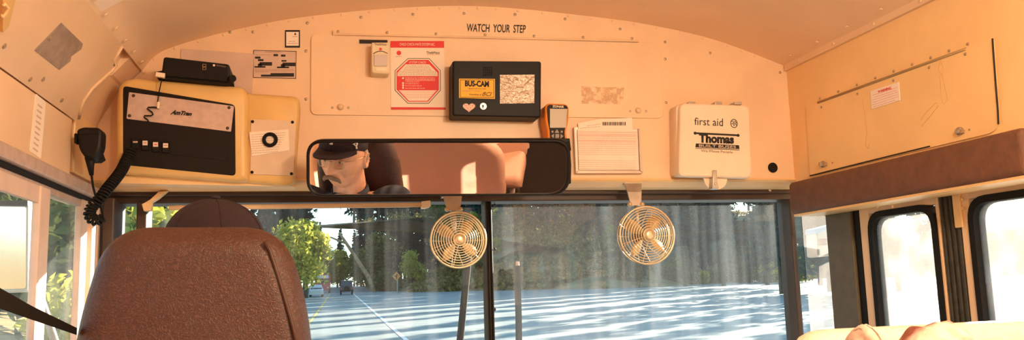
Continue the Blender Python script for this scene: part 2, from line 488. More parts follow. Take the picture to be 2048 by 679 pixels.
# ---- right wall
ZP = at(1800, 395, 0, XR).z                                     # underside of the padded header
bm = bmesh.new()
YD0 = 1.18
add_box(bm, (XR, YBACK, -.05), (1.25, YD0, .80))
add_box(bm, (XR, YBACK, 1.345), (1.25, 2.62, 1.83))
rw_windows = []
y = YD0-.08
add_box(bm, (XR+.005, y, .8), (1.25, YD0, 1.41))
while y > -4.2:
    rw_windows.append((y-.70, y)); add_box(bm, (XR+.005, y-.80, .8), (1.25, y-.70, 1.41)); y -= .80
add_box(bm, (XR+.005, YBACK, .8), (1.25, y, 1.41))
wr = struct(finish('wall_right', bm, CREAM2))
for a, b in rw_windows: side_window(1.13, 1.17, a, b, .8, 1.33)
part('window_header', box((XR+.005, YBACK, 1.33), (1.25, YD0-.0, 1.41)), CREAM2, wr)
# ceiling corner strip
bm = bmesh.new()
add_box(bm, (XR-.012, YBACK, 1.772), (XR+.01, 2.598, 1.796), .004)
for k in range(12):
    add_disc(bm, (XR-.012, 2.50-k*.2, 1.784), (-1, 0, 0), .005, .003, 8, 1)
part('corner_strip', bm, CREAM, wr)

# ---- windshield end: beam, posts, lower wall
zbeam = W(1300, 401, 2.72).z
bm = bmesh.new()
add_box(bm, (XL-.03, 2.70, zbeam), (XD+.06, 2.80, z1+.003), .004)
add_box(bm, (XL-.03, 2.675, zbeam+.02), (XD+.06, 2.71, zbeam+.034), .003)
struct(finish('trim_1', bm, DARKFRAME))
struct(finish('wall_front_lower', box((XL-.08, 2.72, -.05), (XD+.1, 2.82, .62)), DARKFRAME))
def post(name, pxa, pxb, y0, y1, m, ytop=None, lean=0.0):
    a = at(pxa, 540, 1, y0); b = at(pxb, 540, 1, y0)
    return struct(finish(name, box((a.x, y0, .55), (b.x, y1, zbeam+.01), .004), m))
# centre divider with its rubber beads and bolts
a, b = at(973, 540, 1, 2.72), at(987, 540, 1, 2.72)
bm = bmesh.new()
add_box(bm, (a.x, 2.72, .55), (b.x, 2.79, zbeam+.01), .005)
dv = struct(finish('trim_2', bm, DARKFRAME))
bm = bmesh.new()
add_box(bm, (a.x+.003, 2.712, .55), (a.x+.009, 2.73, zbeam), .002); add_box(bm, (b.x-.010, 2.712, .55), (b.x-.004, 2.73, zbeam), .002)
part('rubber_bead', bm, RUBBER, dv)
bm = bmesh.new()
for py in (410, 497, 618):
    p = at(988, py, 1, 2.74); add_disc(bm, p, (1, 0, 0), .006, .006, 8, 1)
part('bolt', bm, DARKFRAME, dv)['kind'] = 'stuff'
post('trim_3', 269, 290, 2.70, 2.79, DARKFRAME)
post('trim_4', 200, 224, 2.63, 2.78, DARKFRAME)
cp = at(1583, 540, 1, 2.72); cq = at(1598, 540, 0, XD-.02)
struct(finish('trim_5', box((cp.x, 2.70, .55), (at(1599, 540, 1, 2.70).x, 2.79, zbeam+.01), .005), DARKFRAME))
# panes of the windshield
WS = glass('windshield_pane', .004, .028, tint=(.93, .97, 1.0), axis_scale=(22, 22, 1.3), dirtcol=(.86, .90, .95))
x_l = at(280, 540, 1, YW).x
for nm, xa, xb in (('windshield', x_l, (a.x+b.x)/2), ('windshield', (a.x+b.x)/2, XD)):
    pass
wsl = struct(finish('window_20', box((x_l, 2.752, .55), (a.x+.006, 2.757, zbeam+.008)), WS))
wsr = struct(finish('window_21', box((b.x-.006, 2.752, .55), (XD+.03, 2.757, zbeam+.008)), glass('windshield_pane_hazy', .018, .045, tint=(.93, .97, 1.0), axis_scale=(22, 22, 1.3), dirtcol=(.84, .90, .97))))  # besides road dirt, the bluish light haze is put into this film
struct(finish('window_22', box((XL-.02, 2.752, .55), (x_l-.01, 2.757, zbeam+.008)), WS))

# ---- right side: narrow pane, post, folding entry door
def Yd(px, py=520, x=XD): return at(px, py, 0, x).y
ZDT = at(1800, 399, 0, XD).z
yq0, yq1 = Yd(1663), 2.72
DOORPANE = glass('door_pane', .15, .17, axis_scale=(9, 9, 9), dirtcol=(.95, .90, .86))
struct(finish('window_23', box((XD+.012, yq0-.01, .55), (XD+.016, yq1, 1.40)), glass('quarter_pane', .10, .08, axis_scale=(9, 9, 9), dirtcol=(.95, .9, .88))))
yp0, yp1 = Yd(1716), Yd(1665)
struct(finish('trim_6', box((XD-.015, yp0, .0), (XD+.03, yp1, ZP+.02), .004), OLIVE))
struct(finish('trim_7', box((XD-.005, Yd(1729), .0), (XD+.03, yp0+.002, ZP+.02), .003), RUBBER))
bm = bmesh.new()
add_box(bm, (XR+.004, YD0, ZDT), (1.24, 2.61, 1.36))
hb = struct(finish('trim_8', bm, CREAM))
struct(finish('wall_right_lower', box((XD, yp0, -.05), (XD+.08, 2.8, .55)), DARKFRAME))
# door leaves
def leaf(root, px0, px1, gx0, gx1, nm, zt_glass):
    y1, y0 = Yd(px0), (Yd(px1) if px1 else YD0+.01)
    g1, g0 = Yd(gx0), (Yd(gx1) if gx1 else YD0+.09)
    bm = bmesh.new()
    zt = ZDT-.004
    add_box(bm, (XD-.008, g1, .02), (XD+.022, y1, zt), .004)
    add_box(bm, (XD-.008, y0, .02), (XD+.022, g0, zt), .004)
    add_box(bm, (XD-.007, y0, .02), (XD+.021, y1, .42), .004)
    add_box(bm, (XD-.007, y0, zt_glass), (XD+.021, y1, zt), .004)
    lf = finish(nm, bm, CREAM, root)
    # rubber gasket: rounded loop round the pane
    oy0, oy1, oz0, oz1 = g0-.004, g1+.004, .41, zt_glass+.004
    outl = round_poly([(oy0, oz0), (oy1, oz0), (oy1, oz1), (oy0, oz1)], .065, 6)
    inn = round_poly([(oy0+.019, oz0+.019), (oy1-.019, oz0+.019), (oy1-.019, oz1-.019), (oy0+.019, oz1-.019)], .05, 6)
    bm = bmesh.new()
    A = [[bm.verts.new((x, q[0], q[1])) for q in pl] for x, pl in ((XD-.014, inn), (XD-.014, outl), (XD+.024, outl), (XD+.024, inn))]
    n = len(outl)
    for r in range(4):
        s = (r+1) % 4
        for i in range(n):
            j = (i+1) % n
            bm.faces.new((A[r][i], A[r][j], A[s][j], A[s][i]))
    g = finish('gasket', bm, RUBBER, lf)
    bm = bmesh.new(); add_loft(bm, [[Vector((x, q[0], q[1])) for q in inn] for x in (XD+.004, XD+.008)])
    finish('pane', bm, DOORPANE, lf)
    return lf
d1 = bpy.data.objects.new('door_1', None); COL.objects.link(d1); d1.location = (XD, 1.8, 0); struct(d1)
zg1 = at(1810, 417, 0, XD).z; zg2 = at(2000, 397, 0, XD).z
leaf(d1, 1730, 1892, 1750, 1885, 'front_leaf', zg1)
leaf(d1, 1934, None, 1955, None, 'rear_leaf', zg1)
# black rubber fold seam between the leaves, with ribs
bm = bmesh.new()
ya, yb_ = Yd(1934), Yd(1892)
add_box(bm, (XD-.004, ya, .02), (XD+.02, yb_, ZDT-.002), .004)
for k in range(4):
    yy = ya+(yb_-ya)*(k+.5)/4
    add_tube(bm, [(XD-.005, yy, .02), (XD-.005, yy, ZDT-.003)], .005, 8)
part('rubber_fold', bm, OLIVE if False else mat('fold_rubber', (.03, .024, .014), .6, var=.3, vscale=50), d1)
bm = bmesh.new()
for px, py in ((1925, 398), (1925, 416)):
    add_disc(bm, at(px, py, 0, XD-.012), (-1, 0, 0), .005, .003, 8, 1)
yh = Yd(1932)
add_box(bm, (XD-.014, yh-.016, ZDT-.10), (XD-.008, yh+.012, ZDT-.0), .002)
part('hinge_plate', bm, CREAM2, d1)
bm = bmesh.new()
add_box(bm, (XD-.06, Yd(1800, 410), ZDT-.012), (XD-.01, Yd(1715, 410), ZDT+.006), .003)
for px in (1728, 1755, 1785):
    add_disc(bm, at(px, 412, 0, XD-.06), (-1, 0, 0), .005, .003, 8, 1)
part('header_bracket', bm, CREAM, d1)
#@@INTERIOR
# ================================================================== THINGS ON THE FRONT BULKHEAD
E_ = .0015
# --- hinged access panel
t = thing('access_panel', 'wide cream access panel with rounded corners across the middle of the bulkhead', 'access panel', W(975, 236))
YP = YB-.006
part('panel', prism(round_poly([(622, 67), (1321, 86), (1328, 236), (621, 229)], 13), 1, YP, YB-.0005, .002), CREAM, t)
bm = bmesh.new()
add_prism(bm, [(666, 60), (1278, 76), (1278, 82), (666, 68)], 1, YP-.003, YB)
a, b = W(666, 68, YP-.004), W(1278, 82, YP-.004)
add_tube(bm, [a, b], .0035, 8)
h = part('hinge', bm, CREAM, t)
bm = bmesh.new()
for k in range(7):
    add_disc(bm, W(676+k*98, 63+k*2.3, YP-.003), (0, -1, 0), .0045, .003, 8, 1)
part('screw', bm, SCREW, h)['kind'] = 'stuff'
for px, py in ((681, 214), (1276, 221)):
    k = part('latch', disc(W(px, py, YP), (0, -1, 0), .0095, .010, 16, 1), mat('cream_knob', (.74, .50, .32), .4), t, True)
    screws([(px+d, py+1) for d in (-16, 16)], .004, .002, k, 1, YP)
YP2 = YP-.001
bm = bmesh.new(); bm.faces.new([bm.verts.new(at(x, y, 1, YP-.0006)) for x, y in ((1163, 172), (1200, 174), (1248, 174), (1246, 208), (1163, 207))])
part('glue_residue', bm, RES, t, label='flaky brown patch left by a removed sticker')

# --- spec plate and small square sticker
t = thing('specification_plate', 'printed bus specification plate with blacked-out entries beside a pinkish sheet', 'plate', W(550, 157))
part('plate', prism([(507, 100), (593, 102), (592, 157), (506, 155)], 1, YB-.002, YB), PINKPAPER, t)
bm = bmesh.new()
for p in ([(507, 100), (593, 102), (593, 103), (507, 101)], [(592, 102), (593, 102), (592, 157), (591, 157)], [(506, 154), (592, 156), (592, 157), (506, 155)], [(507, 100), (508, 100), (507, 155), (506, 155)]):
    add_prism(bm, p, 1, YB-.0028, YB-.0018)
for x0, y0, x1, y1 in ((547, 108, 556, 112), (562, 109, 571, 113), (510, 113, 521, 117), (516, 118, 527, 122), (563, 120, 573, 123), (519, 124, 544, 131), (516, 127, 524, 134), (509, 132, 531, 135), (565, 125, 591, 132), (562, 128, 570, 135), (554, 133, 578, 136), (541, 146, 588, 153), (522, 149, 545, 153)):
    add_prism(bm, [(x0, y0), (x1, y0), (x1, y1), (x0, y1)], 1, YB-.0028, YB-.0018)
part('blacked_out_entry', bm, INK, t)
lines([(530, 103, 562, 1.6), (512, 109, 540, .8), (510, 138, 588, 1, .01), (510, 140.5, 588, 1, .01), (510, 143, 540, 1)], 1, YB-.0026, .0008, GREYINK, t, seed=3)
t = thing('square_sticker', 'small square sticker with a black border above the specification plate', 'sticker', W(585, 95))
part('sheet', prism(rrect(570, 60, 600, 95, 1), 1, YB-.0014, YB), PAPER, t)
bm = bmesh.new()
for p in (rrect(570, 60, 600, 63.4), rrect(570, 91.4, 600, 95), rrect(570, 62, 572.4, 93), rrect(597.6, 62, 600, 93)): add_prism(bm, p, 1, YB-.0022, YB-.0012)
add_prism(bm, [(588, 70), (590.5, 64.5), (593, 70), (591, 69), (590.5, 71), (590, 69)], 1, YB-.0022, YB-.0012)
part('border', bm, INK, t)
lines([(585, 72.5, 596, .9), (578, 82, 590, .9), (576, 86, 595, .9)], 1, YB-.002, .0008, GREYINK, t, seed=5)
# --- pinkish sheet behind the radio
bm = prism(round_poly([(362, 97), (508, 107), (504, 186), (360, 186)], 4), 1, YB-.0035, YB-.0005)
tag(finish('paper_sheet', bm, PINKPAPER), 'blank pinkish sheet stuck to the bulkhead behind the black radio', 'sheet')

# --- moulded console
YC = 2.475
t = thing('driver_console', 'yellowed moulded overhead console with black switch panel, above the driver seat', 'console', W(415, 372))
out1 = round_poly([(237, 163), (262, 153), (486, 172), (497, 190), (497, 360), (482, 363), (240, 345), (230, 330), (231, 200)], [16, 24, 8, 14, 4, 8, 10, 8, 20], 4)
part('housing', prism(out1, 1, YC, YB, .018), YELLOWED, t, True)
out2 = round_poly([(488, 184), (592, 191), (600, 200), (588, 368), (575, 371), (480, 363)], [4, 12, 8, 10, 8, 4], 4)
part('side_housing', prism(out2, 1, YC+.018, YB, .015), YELLOWED, t, True)
part('bottom_tray', prism([(232, 352), (300, 346), (480, 360), (590, 368), (590, 373), (232, 366)], 1, YC+.04, YB, .008), CREAM2, t)
pnl = part('switch_panel', prism(round_poly([(246, 171), (470, 209), (471, 351), (246, 329)], 8, 4), 1, YC-.003, YC+.004, .002), BLACKPANEL, t)
sp = part('name_plate', prism(round_poly([(258, 184), (468, 212), (462, 263), (253, 237)], 2, 2), 1, YC-.005, YC-.002), SILVER, pnl)
screws(((267, 191), (259, 231), (458, 215), (455, 256)), .0045, .002, pnl, 1, YC-.005, m=DARKFRAME)
text('AmTran', [(344, 219), (385, 223.5), (383, 231.5), (340, 228.5)], 1, YC-.0062, INK, pnl, shear=.25, bold=.06)
LBL = mat('switch_label', (.80, .62, .50), .6)
for k, (px, py) in enumerate(((270, 285), (290, 287), (311, 290), (331, 292))):
    sw = part('rocker_switch', prism(rrect(px-7, py-10, px+7, py+13, 1.5), 1, YC-.010, YC-.002, .002), BLACK, t)
    if k: part('label_strip', prism(rrect(px-5, py-6, px+5, py+3), 1, YC-.0115, YC-.0095), LBL, sw)
    else: part('label_strip', prism(rrect(px-4, py-3, px+5, py+0), 1, YC-.0115, YC-.0095), LBL, sw)
    part('red_mark' if k == 2 else 'dark_mark', prism(rrect(px-3, py-2.5, px+3, py-.8), 1, YC-.0122, YC-.0112), REDINK if k == 2 else GREYINK, sw)
part('blank_strip', prism([(346, 285), (454, 297), (454, 321), (346, 309)], 1, YC-.0045, YC-.002), BLACK, t)
plt = part('cover_plate', prism([(502, 238), (592, 241), (587, 351), (500, 348)], 1, YC+.014, YC+.019, .001), mat('grey_cream_plate', (.72, .52, .36), .5, var=.05, vscale=20), t)
screws(((505, 243), (585, 244), (504, 344), (583, 347)), .0045, .002, plt, 1, YC+.014, m=RUBBER)
t2 = thing('paper_note', 'small handwritten note tucked on the console cover plate under a black ring', 'note', W(540, 308, YC+.012))
part('sheet', prism([(498, 264), (577, 258), (579, 300), (504, 312)], 1, YC+.0115, YC+.0132), PAPER, t2)
lines([(503, 269+k*4.6, 572-2*k, .7, -.07) for k in range(9)], 1, YC+.011, .0008, GREYINK, t2, seed=8)
# ring
c = W(540, 279, YC+.007)
bm = bmesh.new(); add_tube(bm, [c+Vector((math.cos(a)*.0165, 0, math.sin(a)*.0165)) for a in [2*PI*i/28 for i in range(28)]], .0052, 8, closed=True)
tag(finish('rubber_ring', bm, RUBBER, smooth=True), 'thick black ring stuck over the handwritten note', 'ring')

# --- two-way radio on the console
t = thing('two_way_radio', 'slim black two-way radio lying tilted on top of the yellowed console', 'radio', W(392, 168, 2.49))
YR = 2.44
part('body', prism(round_poly([(327, 113), (459, 128), (460, 163), (322, 150)], [5, 6, 3, 3]), 1, YR, 2.57, .006), BLACK, t)
part('mounting_bracket', prism([(310, 143), (330, 140), (331, 150), (440, 162), (462, 157), (465, 163), (455, 168), (404, 164), (330, 156), (310, 150)], 1, YR+.012, 2.56, .002), RUBBER, t)
part('knob', disc(W(461, 159, YR+.006), (.5, -1, 0), .010, .018, 14), RUBBER, t)
bm = bmesh.new()
for cy in (130.5, 136.5):
    add_prism(bm, rrect(405.5, cy-2.6, 412, cy-2), 1, YR-.0012, YR)
    add_prism(bm, rrect(405.5, cy+2, 412, cy+2.6), 1, YR-.0012, YR)
    add_prism(bm, rrect(405, cy-2.6, 405.8, cy+2.6), 1, YR-.0012, YR); add_prism(bm, rrect(411.5, cy-2.6, 412.2, cy+2.6), 1, YR-.0012, YR)
part('channel_display', bm, GREYINK, t, label='grey channel digit on the black face')
part('emblem', disc(W(428, 130.5, YR), (0, -1, 0), .0032, .001, 12), LBL, t)
text('MOTOROLA', [(433, 129.5), (452, 132), (452, 134.5), (433, 132)], 1, YR-.001, GREYINK, t)
# --- thin cord with white tags hanging over the console
t = thing('thin_cord', 'thin black cord with two white tags hanging over the console name plate', 'cord', W(320, 150, YC-.03))
cp_ = [W(326, 152, YC-.03), W(322, 165, YC-.025), W(318, 185, YC-.015), W(315, 204, YC-.012)]
part('cord', tube(cp_, .0016, 6), RUBBER, t)
part('tag', prism([(311, 143), (330, 146), (328, 155), (310, 152)], 1, YC-.042, YC-.030, .002), WHITEP, t)
part('tag', prism([(315, 203), (319.5, 203.5), (318, 217), (313.5, 216)], 1, YC-.016, YC-.009, .001), WHITEP, t)
part('coil', tube([W(x, y, YC-.012) for x, y in ((314, 215), (308, 214), (296, 214.5), (294, 217), (304, 224), (306, 229), (302, 231), (289, 231), (288, 234), (295, 239), (297, 243))], .0020, 6), RUBBER, t, True)

# --- microphone with coiled cord
YM = 2.30
t = thing('radio_microphone', 'black hand microphone hung on the cream corner at the left of the console', 'microphone', W(178, 345, YM))
mo = round_poly([(152, 258), (166, 253), (196, 254), (204, 262), (202, 296), (188, 318), (172, 318), (157, 298)], [7, 5, 5, 8, 10, 8, 8, 10])
part('body', prism(mo, 1, YM, YM+.045, .008), BLACK, t)
part('grip_ridge', prism([(157, 264), (197, 263), (196, 267), (158, 268)], 1, YM-.002, YM+.004, .001), BLACKPANEL, t)
part('push_button', prism(rrect(148, 266, 154, 286, 2), 1, YM+.010, YM+.032, .002), RUBBER, t)
a = [W(180, 314, YM+.02), W(181, 330, YM+.02), W(183, 350, YM+.02)]
part('strain_relief', tube(a, [.013, .009, .005], 10), BLACK, t, True)
part('hang_clip', prism([(168, 276), (190, 276), (205, 316), (196, 322), (172, 322)], 1, YM+.044, YM+.08, .004), RUBBER, t)
path = [W(*p) for p in ((183, 350, YM+.02), (186, 372, YM+.03), (192, 395, YM+.05), (202, 415, YM+.07), (206, 432, YM+.08), (198, 444, YM+.08))]
part('straight_cord', tube(path, .0028, 8), RUBBER, t, True)
def resample(P, n):
    L = [0]
    for p, q in zip(P, P[1:]): L.append(L[-1]+(q-p).length)
    out = []
    for i in range(n):
        s = L[-1]*i/(n-1); k = 0
        while k < len(L)-2 and L[k+1] < s: k += 1
        out.append(P[k].lerp(P[k+1], (s-L[k])/max(1e-9, L[k+1]-L[k])))
    return out
def catmull(P, k=10):
    out = []
    for i in range(len(P)-1):
        p0, p1, p2, p3 = P[max(0, i-1)], P[i], P[i+1], P[min(len(P)-1, i+2)]
        for s in range(k):
            u = s/k; out.append(.5*((2*p1)+(p2-p0)*u+(2*p0-5*p1+4*p2-p3)*u*u+(3*p1-p0-3*p2+p3)*u**3))
    out.append(P[-1]); return out
mid = catmull([W(*p) for p in ((262, 300, YC-.03), (252, 322, YC-.04), (243, 340, YC-.06), (231, 357, YC-.08), (216, 375, YC-.10), (201, 395, YC-.11), (186, 411, YC-.11), (179, 425, YC-.11), (184, 437, YC-.11), (195, 440, YC-.11), (203, 434, YC-.11))])
turns = 34; N = turns*10; ctr = resample(mid, N); hel = []
for i, p in enumerate(ctr):
    tg = (ctr[min(i+1, N-1)]-ctr[max(i-1, 0)]).normalized(); u = tg.cross(Vector((0, 1, 0))).normalized(); v = tg.cross(u)
    a = 2*PI*i/10; hel.append(p+(u*math.cos(a)+v*math.sin(a))*.0125)
part('coiled_cord', tube(hel, .0036, 6), RUBBER, t, True)

# --- motion sensor
t = thing('motion_sensor', 'small cream motion sensor left of the red and white warning poster', 'sensor', W(760, 148))
YS = 2.545
part('housing', prism(round_poly([(743, 84), (779, 84), (780, 148), (743, 146)], [3, 3, 6, 6]), 1, YS, YP-.0006, .006), mat('sensor_plastic', (.76, .60, .38), .4), t)
part('lens', prism(rrect(748, 109, 775, 132, 2), 1, YS-.004, YS+.004, .002), mat('ribbed_lens', (.62, .50, .44), .35, bump=.2, bscale=500), t)
bm = bmesh.new(); add_tube(bm, [W(747+28*i/12, 107-5*math.sin(PI*i/12), YS-.0005) for i in range(13)], .0011, 6)
part('arc_groove', bm, INK, t)
part('red_dot', disc(W(761, 98, YS), (0, -1, 0), .0042, .001, 14), REDINK, t)
text('TheftMate', [(749, 86.5), (773, 87), (773, 91), (749, 90.5)], 1, YS-.0008, INK, t)
part('small_window', prism(rrect(752, 136, 772, 141, 1), 1, YS-.002, YS+.002), WHITEP, t)
part('mount_slot', prism([(719, 79), (775, 80), (775, 87), (719, 86)], 1, YP-.005, YP-.0005), INK, t, label='black mounting strip behind the sensor')

# --- red and white warning poster
t = thing('warning_poster', 'red and white printed warning poster with a red octagon, left of the black camera box', 'poster', W(836, 219))
def PP(x, y): return (770+x/4.246, 70+y/4.246)
yq = YP-.0016
part('sheet', prism([(781, 82), (888, 82), (891.5, 218.5), (782, 218.5)], 1, yq, YP-.0005), PAPER, t)
part('header_band', prism([(781, 82), (888, 82), (888.3, 95.5), (781, 95)], 1, yq-.0008, yq), REDINK, t)
part('footer_band', prism([(782, 214), (891.3, 214.5), (891.5, 218.8), (782, 218.8)], 1, yq-.0008, yq), REDINK, t)
text('CHILD CHECK-MATE SYSTEM INC.', [(799, 85.5), (870, 86), (870, 91.5), (799, 91)], 1, yq-.0016, PAPER, t)
oc = [PP(*p) for p in ((195, 196), (375, 196), (472, 300), (472, 470), (372, 580), (192, 580), (83, 468), (83, 302))]
cen = Vector((sum(p[0] for p in oc)/8, sum(p[1] for p in oc)/8))
def sc_oct(f): return [tuple(cen+(Vector(p)-cen)*f) for p in oc]
part('octagon_outline', prism(sc_oct(1), 1, yq-.0006, yq), INK, t)
part('octagon_margin', prism(sc_oct(.975), 1, yq-.0009, yq), PAPER, t)
part('octagon', prism(sc_oct(.925), 1, yq-.0012, yq), REDINK, t)
part('upper_text_panel', prism([PP(*p) for p in ((175, 248), (375, 248), (445, 318), (448, 348), (105, 348), (106, 318))], 1, yq-.0015, yq), PAPER, t)
part('lower_text_panel', prism([PP(*p) for p in ((118, 468), (440, 468), (360, 558), (203, 558))], 1, yq-.0015, yq), PAPER, t)
text('SYSTEM CHECK', [PP(205, 222), PP(350, 222), PP(350, 242), PP(205, 242)], 1, yq-.002, PAPER, t)
text('TheftMate', [PP(352, 138), PP(465, 138), PP(465, 160), PP(352, 160)], 1, yq-.0014, INK, t)
lines([(*PP(355, 165+0), PP(465, 0)[0], .7)], 1, yq-.0012, .0006, PINKINK, t, seed=4)
part('round_logo', disc(W(*PP(118, 152), yq), (0, -1, 0), .0072, .0012, 20), REDINK, t)
lines([(*PP(92, 180), PP(145, 0)[0], .9)], 1, yq-.0012, .0006, GREYINK, t, seed=6)
lines([(PP(185-8*k, 0)[0], PP(0, 256+10*k)[1], PP(370+8*k, 0)[0], .8) for k in range(5)]+[(PP(112, 0)[0], PP(0, 306+10*k)[1], PP(440, 0)[0], .8) for k in range(4)], 1, yq-.0018, .0004, GREYINK, t, seed=9)
lines([(PP(120+14*k, 0)[0], PP(0, 474+14*k)[1], PP(435-14*k, 0)[0], .8) for k in range(5)], 1, yq-.0018, .0004, PINKINK, t, seed=10)
lines([(PP(172, 0)[0], PP(0, y)[1], PP(x, 0)[0], .9) for y, x in ((360, 425), (372, 425), (384, 425), (396, 290), (411, 290), (429, 310), (449, 345))], 1, yq-.0016, .0004, PAPER, t, seed=11)
for y in (366, 408, 428, 448):
    part('bullet', disc(W(*PP(153, y), yq-.001), (0, -1, 0), .0032, .0008, 14), PAPER, t)

# --- black camera box
YV = 2.52
t = thing('camera_recorder_box', 'large black camera box with an amber label on the middle of the bulkhead', 'camera box', W(993, 235))
part('case', prism(round_poly([(905, 121), (1083, 122), (1082, 234.5), (905, 231)], 5), 1, YV, YP-.0006, .006), BLACK, t)
lb = part('amber_label', prism([(918, 157), (990, 157.5), (990, 197.5), (918, 195.5)], 1, YV-.0012, YV), ORANGELBL, t)
bm = bmesh.new()
for p in (rrect(920.5, 159, 988, 159.7), rrect(920.5, 194, 988, 194.8), rrect(920.5, 159, 921.2, 194.5), rrect(987.3, 159, 988, 195)): add_prism(bm, p, 1, YV-.002, YV-.001)
part('label_border', bm, INK, lb)
text('BUS-CAM', [(930, 160.5), (978, 161.5), (978, 174), (930, 172.5)], 1, YV-.002, INK, lb, bold=.045)
text('MADE IN THE U.S.A. VIDEO', [(937, 176), (972, 176.6), (972, 178.4), (937, 178)], 1, YV-.002, INK, lb)
lines([(923, 181, 964, .9, .01)], 1, YV-.002, .0006, GREYINK, lb, seed=2)
text('A product of', [(939, 186.5), (963, 187), (963, 192), (939, 191)], 1, YV-.002, INK, lb)
text('BCI', [(966, 183.5), (984, 184), (982.5, 192), (964.5, 191.5)], 1, YV-.002, INK, lb, shear=.2)
hp = []
for i in range(40):
    a = 2*PI*i/40
    hp.append((938+12.4*math.sin(a)**3, 214-(10.2*math.cos(a)-4.0*math.cos(2*a)-1.7*math.cos(3*a)-.8*math.cos(4*a))*.78))
hs_ = part('heart_sticker', prism(hp, 1, YV-.0012, YV), mat('pink_heart', (.86, .52, .42), .6), t)
bm = bmesh.new()
for x, y in ((932, 211), (938, 210), (945, 211), (935, 216), (941, 216), (938, 221), (929, 209), (947, 208)): add_disc(bm, W(x, y, YV-.0012), (0, -1, 0), .0014, .0006, 8)
part('dots', bm, mat('heart_dots', (.45, .16, .10), .6), hs_)
lk = part('key_lock', disc(W(966, 213, YV), (0, -1, 0), .0105, .006, 20), CHROME, t)
bm = bmesh.new(); add_disc(bm, W(966, 211.5, YV-.006), (0, -1, 0), .003, .001, 10); add_prism(bm, rrect(965, 211.5, 967, 216.5), 1, YV-.007, YV-.006)
part('keyhole', bm, INK, lk)
FOIL = mat('crinkled_foil', (.66, .55, .46), .22, .85, bump=1.0, bscale=75)
part('foil_window', prism([(1000, 149.5), (1069, 149), (1068.5, 206), (1000, 207)], 1, YV-.001, YV), FOIL, t, label='crinkled silver window')
bm = bmesh.new()
for i in range(5):
    for j in range(4): add_prism(bm, rrect(966+4*i, 133+5*j, 968.4+4*i, 136.4+5*j), 1, YV-.0008, YV)
part('speaker_slot', bm, mat('slot_dark', (.002, .002, .002), .9), t)
part('small_mark', disc(W(902, 200, YV+.03), (-1, 0, 0), .002, .001, 8), PAPER, t) if False else None

# --- handheld inspection reader in its cradle
YZ = 2.53
t = thing('handheld_reader', 'orange and black handheld reader standing beside the right end of the mirror', 'handheld device', W(1114, 285))
og = round_poly([(1090, 212), (1096, 206), (1133, 207), (1139, 214), (1138, 240), (1133, 262), (1136, 288), (1096, 288), (1094, 258), (1090, 240)], [4, 5, 5, 4, 8, 8, 4, 4, 8, 8])
part('orange_shell', prism(og, 1, YZ, YB-.012, .008), ORANGE, t, True)
fc = round_poly([(1097, 209), (1133, 210), (1136, 216), (1134, 240), (1129, 262), (1131, 286), (1101, 286), (1100, 262), (1096, 240), (1094, 215)], 5)
part('face_plate', prism(fc, 1, YZ-.003, YZ+.002, .001), BLACK, t)
part('screen', prism([(1100, 217), (1135, 217.5), (1132, 255), (1100, 255)], 1, YZ-.0042, YZ-.002), mat('grey_screen', (.52, .45, .36), .2), t)
text('ZONAR', [(1105, 210), (1128, 211), (1128, 215.6), (1105, 214.6)], 1, YZ-.004, PAPER, t, bold=.03)
KEY = mat('grey_key', (.30, .22, .16), .5)
for nm, pl in (('key', [(1114, 258), (1119, 265.5), (1109, 265.5)]), ('key', [(1102, 271.5), (1108, 266.5), (1108, 276.5)]), ('key', [(1127, 272), (1121, 267), (1121, 277)]), ('key', rrect(1110.5, 267.5, 1118.5, 275.5, 1)), ('key', ell(1105, 263, 2.4)), ('key', ell(1123.5, 263, 2.4)), ('key', [(1114, 285), (1109, 278.5), (1119, 278.5)])):
    part(nm, prism(pl, 1, YZ-.0055, YZ-.002, .0006), KEY, t)
part('cradle', prism([(1090, 276), (1140, 276), (1143, 300), (1088, 300)], 1, YZ-.012, YB, .004), BLACK, t)

# --- wall document holder and the papers in it
YH = 2.585
t = thing('document_holder', 'clear wall pocket with a metal edge holding forms, left of the first aid box', 'document holder', W(1216, 346))
part('back_plate', prism([(1148, 254), (1279, 257), (1285, 346), (1152, 346)], 1, YH+.010, YB-.0005), ALU, t)
bm = bmesh.new()
add_prism(bm, [(1148, 254), (1150.5, 254), (1155, 341), (1152, 346)], 1, YH-.004, YB-.001, .001)
add_prism(bm, [(1277, 257), (1280, 257), (1286, 345), (1281, 341)], 1, YH-.004, YB-.001, .001)
add_prism(bm, [(1152, 346), (1156, 341.5), (1281, 341.5), (1286, 346)], 1, YH-.004, YB-.001, .001)
part('metal_edge', bm, mat('pale_metal_edge', (.55, .42, .33), .45, .4), t)
CLEAR = glass('pocket_cover', .06, .03, axis_scale=(20, 20, 20))
part('clear_cover', prism([(1153, 260), (1276, 262), (1279, 340), (1157, 340)], 1, YH-.002, YH-.0005), CLEAR, t)
t = thing('printed_form', 'large printed form behind the clear cover of the wall pocket', 'form', W(1216, 340, YH+.005))
part('sheet', prism([(1155, 258), (1275, 259), (1278.5, 339.5), (1158, 339.5)], 1, YH+.003, YH+.006), PAPER, t)
rows = [(1157, 263+k*4.05, 1272, .75, .012) for k in range(19) if k not in (6, 12, 13)]
lines(rows, 1, YH+.0022, .0006, mat('faint_form_print', (.66, .38, .28), .8), t, seed=21)
bm = bmesh.new()
for y in (269.5, 281, 287): add_prism(bm, [(1157, y), (1272, y+1), (1272, y+1.6), (1157, y+.6)], 1, YH+.0022, YH+.003)
part('rule_line', bm, PINKINK, t)
t = thing('paper_slip', 'plain folded slip sticking out of the top left of the wall pocket', 'slip', W(1180, 262, YH+.008))
part('sheet', prism([(1156, 246), (1203, 237), (1206, 268), (1158, 268)], 1, YH+.0065, YH+.0085), PAPER, t)
lines([(1175, 251, 1201, .7, -.15), (1160, 256, 1200, .7, -.1)], 1, YH+.0058, .0006, GREYINK, t, seed=22)
